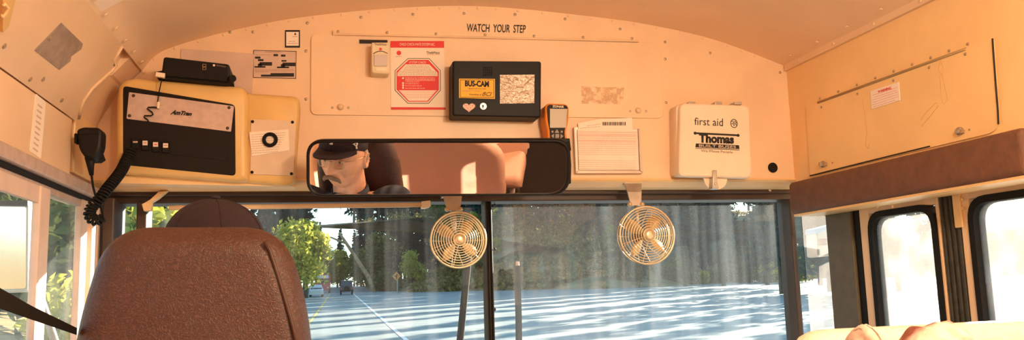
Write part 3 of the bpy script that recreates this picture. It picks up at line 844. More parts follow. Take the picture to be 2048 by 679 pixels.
t = thing('barcode_card', 'white card with a barcode sticking out of the top of the wall pocket', 'card', W(1235, 262, YH+.010))
part('sheet', prism([(1199, 238), (1264, 235), (1266, 268), (1200, 268)], 1, YH+.009, YH+.0105), PAPER, t)
bm = bmesh.new(); x = 1202; rnd = random.Random(4)
while x < 1250:
    w = rnd.choice((.6, .6, 1.1, 1.6)); add_prism(bm, rrect(x, 243.5, x+w, 250.5), 1, YH+.0082, YH+.009); x += w+rnd.choice((.6, 1.0, 1.4))
part('barcode', bm, INK, t)
# pocket screws
bm = bmesh.new()

# --- first aid box
YF = 2.52
t = thing('first_aid_box', 'square cream first aid box with rounded corners at the right of the bulkhead', 'first aid box', W(1430, 356))
part('case', prism(round_poly([(1352, 208), (1497, 212), (1500, 353), (1354, 351)], 10), 1, YF+.022, YB, .004), WHITEP, t, True)
ld = part('lid', prism(round_poly([(1361, 205), (1500, 210), (1505, 356), (1357, 352)], 12), 1, YF, YF+.026, .008), WHITEP, t)
for px in (1384, 1437, 1477): part('hinge', prism(rrect(px-7, 203, px+7, 209, 1), 1, YF+.02, YB, .002), STEEL, t)
text('first aid', [(1389, 234.5), (1446, 236.5), (1446, 252), (1389, 249.5)], 1, YF-.001, INK, ld)
bm = bmesh.new(); c = W(1468, 246.5, YF-.001)
add_tube(bm, [c+Vector((math.cos(a)*.0118, 0, math.sin(a)*.0140)) for a in [2*PI*i/28 for i in range(28)]], .0011, 6, closed=True)
for dz in (.004, -.004):
    add_tube(bm, [c+Vector((x, 0, z+dz)) for x, z in ((-.009, .002), (-.004, .005), (0, -.004), (.004, .005), (.009, -.003))], .0011, 6)
part('round_emblem', bm, INK, ld)
bm = bmesh.new(); add_prism(bm, [(1389, 264), (1478, 268.5), (1478, 272), (1389, 267.5)], 1, YF-.0012, YF)
for px, py in ((1390, 266), (1476, 270.5)): add_disc(bm, W(px, py, YF), (0, -1, 0), .005, .0014, 14)
part('logo_bar', bm, INK, ld)
text('Thomas', [(1398, 266), (1468, 269.5), (1468, 287.5), (1398, 285)], 1, YF-.0016, INK, ld, bold=.05)
part('logo_band', prism([(1392, 286.5), (1478, 290), (1479, 297.5), (1391, 294)], 1, YF-.0012, YF), INK, ld)
text('BUILT BUSES', [(1398, 288), (1472, 291), (1472, 296), (1398, 293)], 1, YF-.0018, WHITEP, ld)
part('logo_rule', prism([(1391, 295.5), (1479, 299), (1479, 300), (1391, 296.5)], 1, YF-.0012, YF), INK, ld)
text('We Move People.', [(1402, 298.5), (1467, 301.5), (1467, 307.5), (1402, 305)], 1, YF-.0012, mat('brown_ink', (.20, .10, .06), .8), ld)
part('bottom_tab', prism(round_poly([(1407, 354), (1455, 355), (1452, 370), (1440, 378.5), (1421, 378), (1411, 369)], [0, 0, 6, 6, 6, 6]), 1, YF+.02, YF+.026), WHITEP, t)
bm = bmesh.new(); add_prism(bm, round_poly([(1426, 340), (1434, 340), (1434, 356), (1438, 377), (1425, 377), (1426, 356)], 1), 1, YF-.007, YF+.02, .002)
lt = part('latch', bm, STEEL, t)
part('latch_stud', disc(W(1431, 367, YF-.007), (0, -1, 0), .004, .003, 10, 1), CHROME, lt)

# --- dashboard fans hung under the bulkhead
def fan(cx, cy, rpx, yf, label, top):
    c = at(cx, cy, 1, yf)
    r = (at(cx+rpx, cy, 1, yf)-at(cx-rpx, cy, 1, yf)).length/2
    t = thing('cab_fan', label, 'fan', (c.x, c.y, c.z), 'wire guarded cab fans above the windshield')
    tilt = Matrix.Rotation(math.radians(6), 3, 'X')
    nd = Vector((0, -1, 0))
    def P(x, y, z): return c+Vector((x, y, z))
    bm = bmesh.new()
    for k in range(10):
        q = r*(.22+.78*k/9); dpt = -.020*math.cos((k/9)*PI/2)-.002
        n = 40
        add_tube(bm, [P(q*math.cos(2*PI*i/n), dpt, q*math.sin(2*PI*i/n)) for i in range(n)], .0015 if k < 9 else .0032, 6, closed=True)
    g = part('front_guard', bm, BRASSY, t, True)
    bm = bmesh.new()
    for k in range(6):
        a = 2*PI*k/6+.3
        add_tube(bm, [P(q*r*math.cos(a), -.020*math.cos(q*PI/2)+.0015, q*r*math.sin(a)) for q in (.18, .4, .6, .8, 1)], .0014, 6)
    part('guard_spoke', bm, BRASSY, t, True)
    bm = bmesh.new()
    for k in range(14):
        a = 2*PI*k/14
        add_tube(bm, [P(r*math.cos(a), 0, r*math.sin(a)), P(r*.97*math.cos(a), .03, r*.97*math.sin(a)), P(r*.55*math.cos(a), .055, r*.55*math.sin(a)), P(r*.3*math.cos(a), .06, r*.3*math.sin(a))], .0013, 5)
    n = 40
    add_tube(bm, [P(r*.97*math.cos(2*PI*i/n), .03, r*.97*math.sin(2*PI*i/n)) for i in range(n)], .0018, 6, closed=True)
    part('rear_guard', bm, BRASSY, t, True)
    bm = bmesh.new(); add_lathe(bm, c+Vector((0, -.016, 0)), (0, -1, 0), [(r*.22, -.004), (r*.22, .006), (r*.17, .010), (r*.05, .0115)], 24)
    hc = part('hub_cap', bm, BRASSY, t, True)
    bm = bmesh.new(); add_tube(bm, [P(r*.145*math.cos(2*PI*i/24), -.0262, r*.145*math.sin(2*PI*i/24)) for i in range(24)], .0012, 6, closed=True)
    part('hub_ring', bm, SCREW, hc)
    bm = bmesh.new(); add_lathe(bm, c+Vector((0, .105, 0)), (0, -1, 0), [(r*.15, 0), (r*.26, .008), (r*.28, .05), (r*.2, .06), (r*.1, .09)], 20)
    part('motor', bm, mat('fan_motor', (.20, .13, .08), .45), t, True)
    for k in range(4):
        a0 = PI/4+.15+k*PI/2
        rings = []
        for s in range(6):
            q = r*(.15+.70*s/5); hw = .20+.22*math.sin(PI*min(1, (s+.6)/5.4)); 
            ring = []
            for e, off in ((-1, .0), (0, -.0035), (1, 0), (1, .0016), (0, -.0018), (-1, .0016)):
                a = a0+e*hw*(.9 if s < 5 else .5); ring.append(P(q*math.cos(a), .018+e*.011+off, q*math.sin(a)))
            rings.append(ring)
        bm = bmesh.new(); add_loft(bm, rings); part('blade', bm, BLADEM, t, True)
    # bracket
    tp = at(top[0], top[1], 1, 2.63); tp.x = c.x
    bt = c+Vector((0, .045, r+.012))
    bm = bmesh.new()
    w0, w1 = .030, .017
    zt_ = tp.z; 
    add_loft(bm, [[Vector((tp.x-w0, y, zt_)), Vector((tp.x+w0, y, zt_)), Vector((c.x+w0*.8, y-.012, zt_-.03)), Vector((c.x+w1, y-.02, bt.z)), Vector((c.x-w1, y-.02, bt.z)), Vector((c.x-w0*.8, y-.012, zt_-.03))] for y in (2.60, 2.606)])
    add_box(bm, (tp.x-w0, 2.60, zt_-.004), (tp.x+w0, 2.65, zt_+.002))
    part('bracket', bm, STEEL, t)
    bm = bmesh.new(); add_tube(bm, [Vector((c.x, 2.59, bt.z+.004)), Vector((c.x, c.y+.07, c.z+r*.9)), Vector((c.x, c.y+.075, c.z))], .006, 8)
    add_tube(bm, [Vector((c.x-.025, 2.59, bt.z+.004)), Vector((c.x+.025, 2.59, bt.z+.004))], .005, 8)
    part('stem', bm, STEEL, t, True)
    for s in (-1, 1):
        part('wing_knob', disc(Vector((c.x+s*.020, 2.584, bt.z+.004)), (s*.4, -1, .1), .0072, .010, 12, 1), mat('tan_knob', (.60, .42, .24), .35, .4), t, True)
fan(1294, 470, 54, 2.50, 'wire guarded fan hanging in front of the right windshield pane', (1298, 368))
fan(917, 479, 55, 2.50, 'wire guarded fan hanging beside the windshield divider, under the mirror', (921, 392))

# --- rear-view mirror
Ym = 2.30
Mc = at(877, 335, 1, Ym)
MAZ, MEL, MR = math.radians(-9.2974135), math.radians(-16.20381385), 60.0
#@@MIRROR
n0 = Vector((math.sin(MAZ)*math.cos(MEL), -math.cos(MAZ)*math.cos(MEL), math.sin(MEL)))
mu = n0.cross(Vector((0, 0, 1))).normalized()
if mu.x < 0: mu = -mu
mv = mu.cross(n0).normalized()
if mv.z < 0: mv = -mv
def on_mirror(px, py):
    d = ROT @ _ray(px, py); p = CAM+d*((Mc-CAM).dot(n0)/d.dot(n0))
    return (p-Mc).dot(mu), (p-Mc).dot(mv)
def MP(u, v, d=0.0): return Mc+mu*u+mv*v+n0*d
t = thing('rear_view_mirror', 'wide black framed interior mirror showing the driver face, over the windshield', 'mirror', Mc-n0*.03)
outer_m = round_poly([on_mirror(*p) for p in ((613, 279), (1141, 277), (1141, 390), (613, 393))], [.045, .045, .060, .050], 8)
inner_m = round_poly([on_mirror(*p) for p in ((619, 285), (1133, 285), (1133, 386), (619, 389))], [.038, .038, .055, .042], 8)
bm = bmesh.new()
prof = [(inner_m, -.004), (inner_m, .004), ([tuple(Vector(a).lerp(Vector(b), .5)) for a, b in zip(inner_m, outer_m)], .008), (outer_m, .002), (outer_m, -.024), ([(u*.97, v*.85) for u, v in outer_m], -.032), ([(u*.9, v*.6) for u, v in outer_m], -.036)]
add_loft(bm, [[MP(u, v, d) for u, v in ring] for ring, d in prof], cap=False)
rv = [bm.verts.new(MP(u*.9, v*.6, -.036)) for u, v in outer_m]; bm.faces.new(rv)
fr = part('frame', bm, BLACK, t, True)
MIRM = bpy.data.materials.new('mirror_glass'); MIRM.use_nodes = True
_b = MIRM.node_tree.nodes['Principled BSDF']; _b.inputs['Metallic'].default_value = 1; _b.inputs['Roughness'].default_value = 0.0; _b.inputs['Base Color'].default_value = (.93, .90, .88, 1)
bm = bmesh.new(); K = 22; rings = []
for k in range(K, 0, -1):
    f = k/K; rings.append([bm.verts.new(MP(u*f, v*f, -(u*u+v*v)*f*f/(2*MR)+.001)) for u, v in inner_m])
for ra, rb in zip(rings, rings[1:]):
    for i in range(len(ra)): j = (i+1) % len(ra); bm.faces.new((ra[i], ra[j], rb[j], rb[i]))
c0 = bm.verts.new(MP(0, 0, .001)); rl = rings[-1]
for i in range(len(rl)): bm.faces.new((rl[i], rl[(i+1) % len(rl)], c0))
gm = finish('mirror_glass', bm, MIRM, t, True)
_pm = gm.data
if _pm.polygons[0].normal.dot(n0) < 0: _pm.flip_normals()
bm = bmesh.new()
for u in (-.22, .24):
    add_tube(bm, [MP(u, .0, -.034), MP(u, .03, -.10), Vector((MP(u, 0).x, 2.597, 1.47))], .008, 10)
    add_disc(bm, Vector((MP(u, 0).x, 2.599, 1.47)), (0, -1, 0), .024, .005, 16)
part('mounting_arm', bm, BLACK, t, True)
part('end_strap', prism([(1134, 283), (1139, 283), (1143, 330), (1142, 366), (1136, 366)], 1, Ym-.03, Ym+.02, .002), RUBBER, t)
text('OBJECTS IN MIRROR', [(1092, 374.5), (1105, 374.2), (1105, 376.3), (1092, 376.6)], 1, Ym-.001, GREYINK, t) if False else None

# --- roller sun visor above the left windshield pane
t = thing('sun_visor_roller', 'rolled cream sun shade strip across the top of the left windshield pane', 'sun visor', W(590, 412, 2.66))
a, b = W(338, 415, 2.66), W(852, 409, 2.66)
part('shade_roll', tube([a, b], .0075, 12), mat('shade_cream', (.82, .56, .34), .5), t, True)
part('end_bracket', prism(round_poly([(843, 402), (861, 400), (862, 412), (852, 416), (844, 416)], 2), 1, 2.645, 2.675, .002), WHITEP, t)
bm = bmesh.new(); p0, p1, p2 = W(326, 384, 2.66), W(296, 402, 2.66), W(291, 420, 2.66)
add_prism(bm, [(318, 382), (334, 381), (316, 396), (303, 404), (302, 420), (287, 421), (283, 408), (300, 398)], 1, 2.64, 2.668, .003)
part('end_bracket', bm, CREAM2, t)

# --- right header access panel with its warning label
t = thing('header_access_panel', 'yellowed hinged panel with a white warning label above the entry door', 'access panel', at(1820, 310, 0, XR))
XP = XR-.005
part('panel', prism(round_poly([(1612, 214), (1985, 77), (1998, 262), (1620, 351)], [2, 3, 26, 6], 6), 0, XP, XR-.0004), CREAM2, t)
bm = bmesh.new(); add_tube(bm, [at(1636, 205, 0, XP), at(1931, 98, 0, XP)], .004, 8)
h = part('hinge', bm, mat('hinge_metal', (.40, .26, .12), .45, .5), t, True)
bm = bmesh.new()
for k in range(9): add_disc(bm, at(1640+k*37, 196.5-k*13.6, 0, XR), (-1, 0, 0), .004, .003, 8, 1)
for k in range(5): add_disc(bm, at(1643+k*72, 214-k*26.5, 0, XP), (-1, 0, 0), .004, .003, 8, 1)
part('screw', bm, SCREW, h)['kind'] = 'stuff'
bm = bmesh.new()
pts = [(1985, 77), (1991, 160), (1996, 222), (1997, 248)]
add_tube(bm, [at(x, y, 0, XP-.0005) for x, y in pts], .0024, 6)
part('edge_gap', bm, INK, t, label='dark gap down the rear edge')
bm = bmesh.new(); add_tube(bm, [at(x, y, 0, XP-.0003) for x, y in ((1620, 351), (1745, 320), (1860, 292))], .0020, 6)
part('edge_gap', bm, INK, t, label='dark gap along the lower edge')
for px, py in ((1921, 262), (1647, 328)):
    k = part('latch', disc(at(px, py, 0, XP), (-1, 0, 0), .0105, .012, 16, 1), STEEL, t, True)
    bm = bmesh.new(); add_prism(bm, rrect(px-10, py-4, px+2, py+4, 2), 0, XP-.010, XP); add_disc(bm, at(px+18, py-3, 0, XP), (-1, 0, 0), .003, .002, 8, 1)
    part('latch_plate', bm, SCREW, k)
bm = bmesh.new()
SCR = mat('pencil_scratch', (.60, .35, .13), .8)
for pts in ([(1881, 121), (1877, 140), (1884, 150), (1888, 140), (1882, 121)], [(1880, 150), (1883, 190), (1887, 208), (1896, 200), (1890, 175), (1885, 150)], [(1841, 240), (1852, 225), (1872, 205), (1876, 212), (1858, 235), (1843, 252)], [(1725, 195), (1730, 230), (1734, 262), (1731, 290), (1736, 297), (1739, 288)]):
    part('scratch_mark', tube([at(x, y, 0, XP-.0002) for x, y in pts], .0006, 5), SCR, t)
wl_ = thing('warning_label', 'small white warning label with red heading on the right header panel', 'label', at(1770, 215, 0, XP))
part('sheet', prism([(1741, 182), (1797, 164), (1800, 200), (1743, 218)], 0, XP-.0016, XP-.0002), mat('white_label', (.90, .78, .68), .6), wl_)
text('WARNING', [(1755, 181), (1782, 172.5), (1782.5, 178), (1756, 186)], 0, XP-.0022, REDINK, wl_, bold=.03)
lines([(1745, 190+0, 1794, .9, -.32), (1748, 194, 1792, .9, -.32), (1745, 199.5, 1796, .9, -.32), (1746, 204, 1795, .9, -.32), (1745, 209, 1798, .9, -.32), (1746, 213.5, 1790, .9, -.32)], 0, XP-.0022, .0007, PINKINK, wl_, seed=31)

# --- padded header over the door
XC = XR-.055
ya, yb_ = at(1577, 400, 0, XC).y, at(2046, 300, 0, XC).y
za, zb2 = at(1577, 430, 0, XC).z, at(1700, 335, 0, XC).z
bm = bmesh.new(); add_box(bm, (XC, yb_, za), (XR+.045, ya, zb2), .016, 4)
t = thing('padded_header', 'long brown padded cushion fixed above the entry door', 'padded header', (XR-.02, (ya+yb_)/2, za))
part('pad', bm, CUSHION, t, True)
part('backing_ledge', box((XR-.045, yb_+.01, za-.006), (XR+.05, ya-.01, za+.001)), CREAM2, t)

# --- left wall stickers
t = thing('grey_patch', 'square grey adhesive patch set diamond-wise on the left overhead panel', 'patch', on_slant(115, 138))
pp_ = [on_slant(*p) for p in ((122, 45), (165, 87), (162, 98), (142, 112), (140, 122), (118, 139), (68, 100))]
bm = bmesh.new(); add_loft(bm, [[p+pn*.0012 for p in pp_], pp_])
part('sheet', bm, mat('grey_adhesive', (.30, .21, .16), .55, col2=(.40, .29, .22), vscale=25, bump=.3, bscale=60), t)
bm = bmesh.new(); add_tube(bm, [on_slant(99+3.5*math.cos(a), 78+3.5*math.sin(a), .0016) for a in [2*PI*i/14 for i in range(14)]], .0008, 5, closed=True)
part('ring_mark', bm, SCREW, t)
t = thing('instruction_label', 'tall white instruction label on the left header above the driver window', 'label', at(72, 315, 0, XL))
XS = XL+.0012
part('sheet', prism(round_poly([(72, 187), (92, 204), (82, 318), (60, 302)], 3), 0, XS, XL), PAPER, t)
bm = bmesh.new()
for k in range(9):
    f = k/9; x0, y0 = 72-10*f, 205+100*f*.98
    add_prism(bm, [(x0+4, y0+2), (x0+13, y0+9), (x0+12.6, y0+12), (x0+3.6, y0+5)], 0, XS+.0008, XS)
part('printed_picture', bm, mat('label_grey', (.62, .45, .32), .8), t)
# hook and strap corner at the top left edge
bm = bmesh.new()
hk = [on_slant(*p) for p in ((0, -6), (26, -6), (12, 50), (0, 62))]
t = thing('yellow_tag', 'yellowed plastic tag with a small metal hook at the top left corner', 'tag', on_slant(5, 40))
add_loft(bm, [[p+pn*.006 for p in hk], hk]); part('plate', bm, YELLOWED, t)
bm = bmesh.new(); add_tube(bm, [on_slant(x, y, .012) for x, y in ((6, 12), (10, 8), (17, 16), (12, 26), (5, 36), (4, 30))], .0028, 6)
part('hook', bm, CREAM2, t, True)

# --- door-side barrier and the clothes on it
def pillow_rings(poly, f, b, rad, nrm_axis=1, k=5):
    """cushion outline (list of (x,z)) rounded over towards both faces"""
    n = len(poly); P = [Vector(p) for p in poly]
    area = sum(P[i].x*P[(i+1) % n].y-P[(i+1) % n].x*P[i].y for i in range(n))
    s = 1 if area > 0 else -1
    N = []
    for i in range(n):
        e = (P[(i+1) % n]-P[i-1]).normalized(); N.append(Vector((-e.y, e.x))*s)
    rings = []
    for i in range(k+1):
        a = PI/2*i/k; rings.append((rad*(1-math.sin(a)), f+(rad*(1-math.cos(a)))*(1 if b > f else -1)))
    back = [(o, f+b-y) for o, y in reversed(rings)]
    return [[((P[i]+N[i]*o).x, y, (P[i]+N[i]*o).y) for i in range(n)] for o, y in rings+back]
def pillow(poly, f, b, rad):
    bm = bmesh.new(); add_loft(bm, [[Vector(p) for p in r] for r in pillow_rings(poly, f, b, rad)]); return bm
TANV = vinyl('tan_vinyl', (.88, .74, .60), (.78, .60, .46), scale=60)
zt = at(1700, 659, 1, 1.20).z
t = thing('stepwell_barrier', 'tan padded barrier in front of the entry door, only its top edge in view', 'barrier', (.66, 1.24, 0))
part('padded_panel', pillow(round_poly([(.235, .30), (1.06, .30), (1.06, zt+.004), (.235, zt)], [.03, .03, .03, .06], 5), 1.20, 1.27, .028), TANV, t, True)
for x in (.27, 1.0):
    part('post', tube([(x, 1.235, 0), (x, 1.235, .42)], .018, 10), STEEL, t, True)
# crumpled patterned garment lying over the barrier
FLEECE = mat('patterned_fleece', (.80, .60, .50), .9, col2=(.22, .06, .035), vscale=22, bump=.3, bscale=90, detail=2)
def crumple(name, px0, px1, ytop, y, zbot, seed, m, depth=.10, hump=1.0):
    bm = bmesh.new(); nx, nv = 36, 18
    V = []
    for i in range(nx+1):
        row = []; f = i/nx
        top = at(px0+(px1-px0)*f, ytop, 1, y); env = math.sin(PI*f)**.32
        h = (top.z-zbot)
        for j in range(nv+1):
            a = PI*j/nv
            w = noise.noise(Vector((f*3.2+seed, a*1.1, seed)))*.020+noise.noise(Vector((f*9, a*2.4, seed*2)))*.010
            zz = zbot+max(0, h*env*math.sin(a)**.7*hump)+w*env*(1 if 0 < j < nv else 0)*.6
            yy = y+depth*.5-math.cos(a)*depth*(.55+.4*env)+w*.8
            row.append(bm.verts.new((top.x+w*.5, yy, zz)))
        V.append(row)
    for i in range(nx):
        for j in range(nv): bm.faces.new((V[i][j], V[i+1][j], V[i+1][j+1], V[i][j+1]))
    bm.faces.new([V[i][0] for i in range(nx+1)]+[V[i][nv] for i in range(nx, -1, -1)])
    return finish(name, bm, m, None, True)
g1 = crumple('fleece_jacket', 1822, 2010, 641, 1.055, zt-.16, 3, FLEECE, .086)
tag(g1, 'reddish brown and pale crumpled fleece lying over the top of the barrier', 'jacket')
g2 = crumple('pale_cloth', 1726, 1794, 650, 1.085, zt-.13, 8, mat('pale_skin_cloth', (.84, .66, .54), .8, col2=(.62, .36, .26), vscale=14, bump=.2, bscale=60), .07)
tag(g2, 'small pale folded cloth left of the reddish fleece on the barrier top', 'cloth')

# ================================================================== SEATS
# driver's seat
YSB = 1.345
t = thing('driver_chair', 'brown grained vinyl driver seat with a tapered high back at the left', 'seat', (-.68, 1.55, 0))
sil = round_poly([(128, 1180), (140, 690), (212, 452), (566, 452), (620, 620), (655, 1180)], [0, 100, 92, 84, 120, 0], 8)
P2 = [at(x, y, 1, YSB+.03) for x, y in sil]
P2 = [(p.x, p.z) for p in P2]
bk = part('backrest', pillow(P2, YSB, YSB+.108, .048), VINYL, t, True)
bm = bmesh.new()
add_tube(bm, [at(x, y, 1, YSB+.003) for x, y in ((529, 482), (540, 500), (556, 550), (574, 610), (588, 660), (600, 720))], .0030, 6)
part('seam', bm, mat('seam_brown', (.07, .024, .014), .5), bk, True)
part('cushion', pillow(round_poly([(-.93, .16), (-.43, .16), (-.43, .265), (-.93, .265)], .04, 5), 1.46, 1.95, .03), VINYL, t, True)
bm = bmesh.new(); add_box(bm, (-.83, 1.55, 0), (-.53, 1.85, .17), .02); part('pedestal', bm, BLACK, t)
# belt
t = thing('seat_belt', 'black seat belt webbing stretched from the left wall to the driver seat', 'seat belt', (-1.07, 1.15, .95))
b0, b1, b2 = at(-30, 583, 1, 1.00), at(60, 624, 1, 1.20), at(152, 662, 1, 1.37)
bm = bmesh.new()
rr = []
for p, w in ((b0, .012), (b1, .0085), (b2, .005)):
    rr.append([p+Vector((0, .004, w)), p+Vector((.002, -.004, w)), p+Vector((.002, -.004, -w)), p+Vector((0, .004, -w))])
add_loft(bm, rr); part('webbing', bm, RUBBER, t)
part('wall_anchor', box((XL-.001, .96, b0.z-.03), (XL+.03, 1.02, b0.z+.03), .006), BLACK, t) if False else None
# passenger seats
def bench(x0, x1, y, top, label):
    t = thing('passenger_bench', label, 'seat', ((x0+x1)/2, y+.2, 0), 'vinyl passenger bench seats')
    b = part('backrest', pillow(round_poly([(x0, .40), (x1, .40), (x1, top), (x0, top)], [.03, .03, .30, .30], 10), y-.06, y+.06, .045), VINYLP, t, True)
    part('cushion', pillow(round_poly([(x0, .33), (x1, .33), (x1, .46), (x0, .46)], .05, 5), y+.04, y+.44, .04), VINYLP, t, True)
    for x in (x0+.06, x1-.06):
        for yy in (y+.06, y+.38):
            part('leg', tube([(x, yy, 0), (x, yy, .34)], .014, 8), STEEL, t, True)
    return t
SEAT_X1 = -.15
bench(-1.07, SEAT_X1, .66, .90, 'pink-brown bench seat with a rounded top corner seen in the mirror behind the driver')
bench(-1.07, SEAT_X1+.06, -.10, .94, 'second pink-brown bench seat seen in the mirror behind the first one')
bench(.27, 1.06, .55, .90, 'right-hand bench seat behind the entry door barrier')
#@@DRIVER
# ================================================================== DRIVER
SKIN = mat('skin', (.92, .47, .29), .5, var=.10, vscale=30)
HAIR = mat('grey_hair', (.52, .42, .34), .8, bump=.8, bscale=260)
CAPM = mat('dark_cap_cloth', (.022, .008, .013), .9, bump=.25, bscale=350)
SHIRT = bpy.data.materials.new('dark_plaid_shirt'); SHIRT.use_nodes = True
_nt = SHIRT.node_tree; _b = _nt.nodes['Principled BSDF']; _b.inputs['Roughness'].default_value = .9
_tc = _nt.nodes.new('ShaderNodeTexCoord')
def _wave(d, s):
    w = _nt.nodes.new('ShaderNodeTexWave'); w.bands_direction = d; w.inputs['Scale'].default_value = s; w.inputs['Distortion'].default_value = .6
    _nt.links.new(_tc.outputs['Object'], w.inputs['Vector']); return w
_w1, _w2 = _wave('X', 7), _wave('Z', 7)
_mx = _nt.nodes.new('ShaderNodeMath'); _mx.operation = 'MULTIPLY'
_nt.links.new(_w1.outputs['Fac'], _mx.inputs[0]); _nt.links.new(_w2.outputs['Fac'], _mx.inputs[1])
_r = _nt.nodes.new('ShaderNodeValToRGB'); _r.color_ramp.elements[0].color = (.012, .016, .035, 1); _r.color_ramp.elements[1].color = (.07, .09, .13, 1)
_nt.links.new(_mx.outputs[0], _r.inputs['Fac']); _nt.links.new(_r.outputs['Color'], _b.inputs['Base Color'])
TROUS = mat('dark_trousers', (.03, .03, .05), .9)

HC = Vector((-.672, 1.575, 1.093))                      # middle of the head
HR = Matrix.Rotation(math.radians(13), 3, 'Z') @ Matrix.Rotation(math.radians(6), 3, 'X')
def HW(p): return HC + HR @ Vector(p)
def G(x, s): return math.exp(-(x/s)**2)
def head_bm():
    bm = bmesh.new(); bmesh.ops.create_icosphere(bm, subdivisions=6, radius=1)
    for v in bm.verts:
        x, y, z = v.co
        X, Y, Z = x*.082, y*.100, z*.122
        if Z < -.01:                                       # jaw narrows below the cheekbones
            k = min(1, (-Z-.01)/.11); X *= 1-.06*k; Y = Y*(1-.10*k)+.012*k*(1 if y > 0 else .2)
        if y < 0 and Z < -.03: Y *= .86
        front = max(0, min(1, (y-.05)/.45))
        if front > 0:
            ax = abs(X); d = 0
            d += .007*G(Z-.024, .011)*G(X, .05)                                  # brow
            d -= .013*G(ax-.031, .015)*G(Z-.002, .012)                           # eye sockets
            br = max(0, min(1, (.022-Z)/.062)) if Z > -.040 else max(0, 1-(-.040-Z)/.012)
            wdt = .0085+.006*max(0, min(1, (.01-Z)/.05))
            d += .030*br*G(X, wdt)*(1 if Z < .024 else 0)                        # nose
            d += .010*G(Z+.038, .009)*G(ax-.014, .009)                           # nostrils
            d += .006*G(ax-.042, .018)*G(Z+.030, .02)                            # cheeks
            d -= .004*G(ax-.032-.12*max(0, -.04-Z), .006)*G(Z+.060, .02)        # smile lines
            d += .009*G(Z+.070, .014)*G(X, .030)                                 # lips
            d -= .006*G(Z+.0715+.10*ax*ax/.03*0.3, .0032)*G(X, .026)             # mouth line
            d += .012*G(Z+.104, .016)*G(X, .024)                                 # chin
            Y += d*front
        v.co = HW((X, Y, Z))
    # ears
    for s in (-1, 1):
        rings = []
        for k in range(7):
            f = k/6; ring = []
            for i in range(18):
                a = 2*PI*i/18
                ry, rz = .019*(1-.35*f*0), .031
                lobe = 1-.25*max(0, -math.sin(a))
                sc_ = (1, 1.06, 1.08, 1.02, .80, .55, .35)[k]; dx = (-.010, .004, .012, .016, .014, .009, .007)[k]
                ring.append(HW((s*(.076+dx), -.012-.010*f+ry*lobe*sc_*math.cos(a)-.004*math.sin(a), -.012+rz*sc_*math.sin(a))))
            rings.append(ring)
        add_loft(bm, rings)
    # neck
    add_tube(bm, [HC+Vector((.0, -.02, -.06)), HC+Vector((.0, -.03, -.13)), HC+Vector((0, -.035, -.20))], [.062, .064, .068], 20)
    return bm

def skin_mesh(name, joints, edges, sub=2):
    me = bpy.data.meshes.new(name); names = list(joints)
    me.from_pydata([joints[n][0] for n in names], [(names.index(a), names.index(b)) for a, b in edges], [])
    o = bpy.data.objects.new(name, me); COL.objects.link(o)
    o.modifiers.new('skin', 'SKIN')
    if not me.skin_vertices: me.skin_vertices.new()
    for i, n in enumerate(names):
        r = joints[n][1]; me.skin_vertices[0].data[i].radius = (r, r) if not isinstance(r, tuple) else r
        me.skin_vertices[0].data[i].use_root = (i == 0)
    m = o.modifiers.new('sub', 'SUBSURF'); m.levels = m.render_levels = sub
    dg = bpy.context.evaluated_depsgraph_get(); dg.update()
    out = bpy.data.meshes.new_from_object(o.evaluated_get(dg))
    bpy.data.objects.remove(o); return out
X0 = -.672
J = {'pelvis': ((X0, 1.645, .44), (.15, .11)), 'waist': ((X0, 1.625, .60), (.15, .11)), 'chest': ((X0, 1.612, .76), (.155, .105)), 'neck': ((X0, 1.545, .885), .060), 'neck2': ((X0, 1.545, .97), .056)}
ED = [('pelvis', 'waist'), ('waist', 'chest'), ('chest', 'neck'), ('neck', 'neck2')]
WHEEL = Vector((X0, 2.08, .74)); 
for s, n in ((-1, 'l'), (1, 'r')):
    J[n+'sh'] = ((X0+s*.205, 1.582, .915), .070); J[n+'el'] = ((X0+s*.255, 1.76, .70), .047)
    J[n+'wr'] = ((X0+s*.205, 1.985, .77), .030); J[n+'pa'] = ((X0+s*.198, 2.035, .795), (.036, .018))
    ED += [('chest', n+'sh'), (n+'sh', n+'el'), (n+'el', n+'wr'), (n+'wr', n+'pa')]
    for k in range(4):
        f = (k-1.5)
        L = (.9, 1, .97, .8)[k]
        b = Vector((X0+s*(.196), 2.065, .80+.0))+Vector((s*.005, 0, -f*.017))
        J[n+'f%da' % k] = (b, .0095); J[n+'f%db' % k] = (b+Vector((-s*.004, .034*L, .002)), .0088); J[n+'f%dc' % k] = (b+Vector((-s*.026, .040*L, .0)), .0080); J[n+'f%dd' % k] = (b+Vector((-s*.040, .022, -.002)), .0072)
        ED += [(n+'pa', n+'f%da' % k), (n+'f%da' % k, n+'f%db' % k), (n+'f%db' % k, n+'f%dc' % k), (n+'f%dc' % k, n+'f%dd' % k)]
    J[n+'ta'] = ((X0+s*.180, 2.02, .812), .011); J[n+'tb'] = ((X0+s*.165, 2.048, .822), .0095); J[n+'tc'] = ((X0+s*.160, 2.075, .822), .008)
    ED += [(n+'wr', n+'ta'), (n+'ta', n+'tb'), (n+'tb', n+'tc')]
    J[n+'hip'] = ((X0+s*.10, 1.66, .43), .095); J[n+'kn'] = ((X0+s*.13, 2.06, .47), .062); J[n+'an'] = ((X0+s*.12, 2.16, .09), .040); J[n+'to'] = ((X0+s*.125, 2.30, .04), (.042, .028))
    ED += [('pelvis', n+'hip'), (n+'hip', n+'kn'), (n+'kn', n+'an'), (n+'an', n+'to')]
person = thing('person', 'driver in a dark cap, glasses and dark plaid shirt, seated in the driver seat', 'person', (X0, 1.62, .36))
body = skin_mesh('body_tmp', J, ED)
bm = bmesh.new(); bm.from_mesh(body); bpy.data.meshes.remove(body)
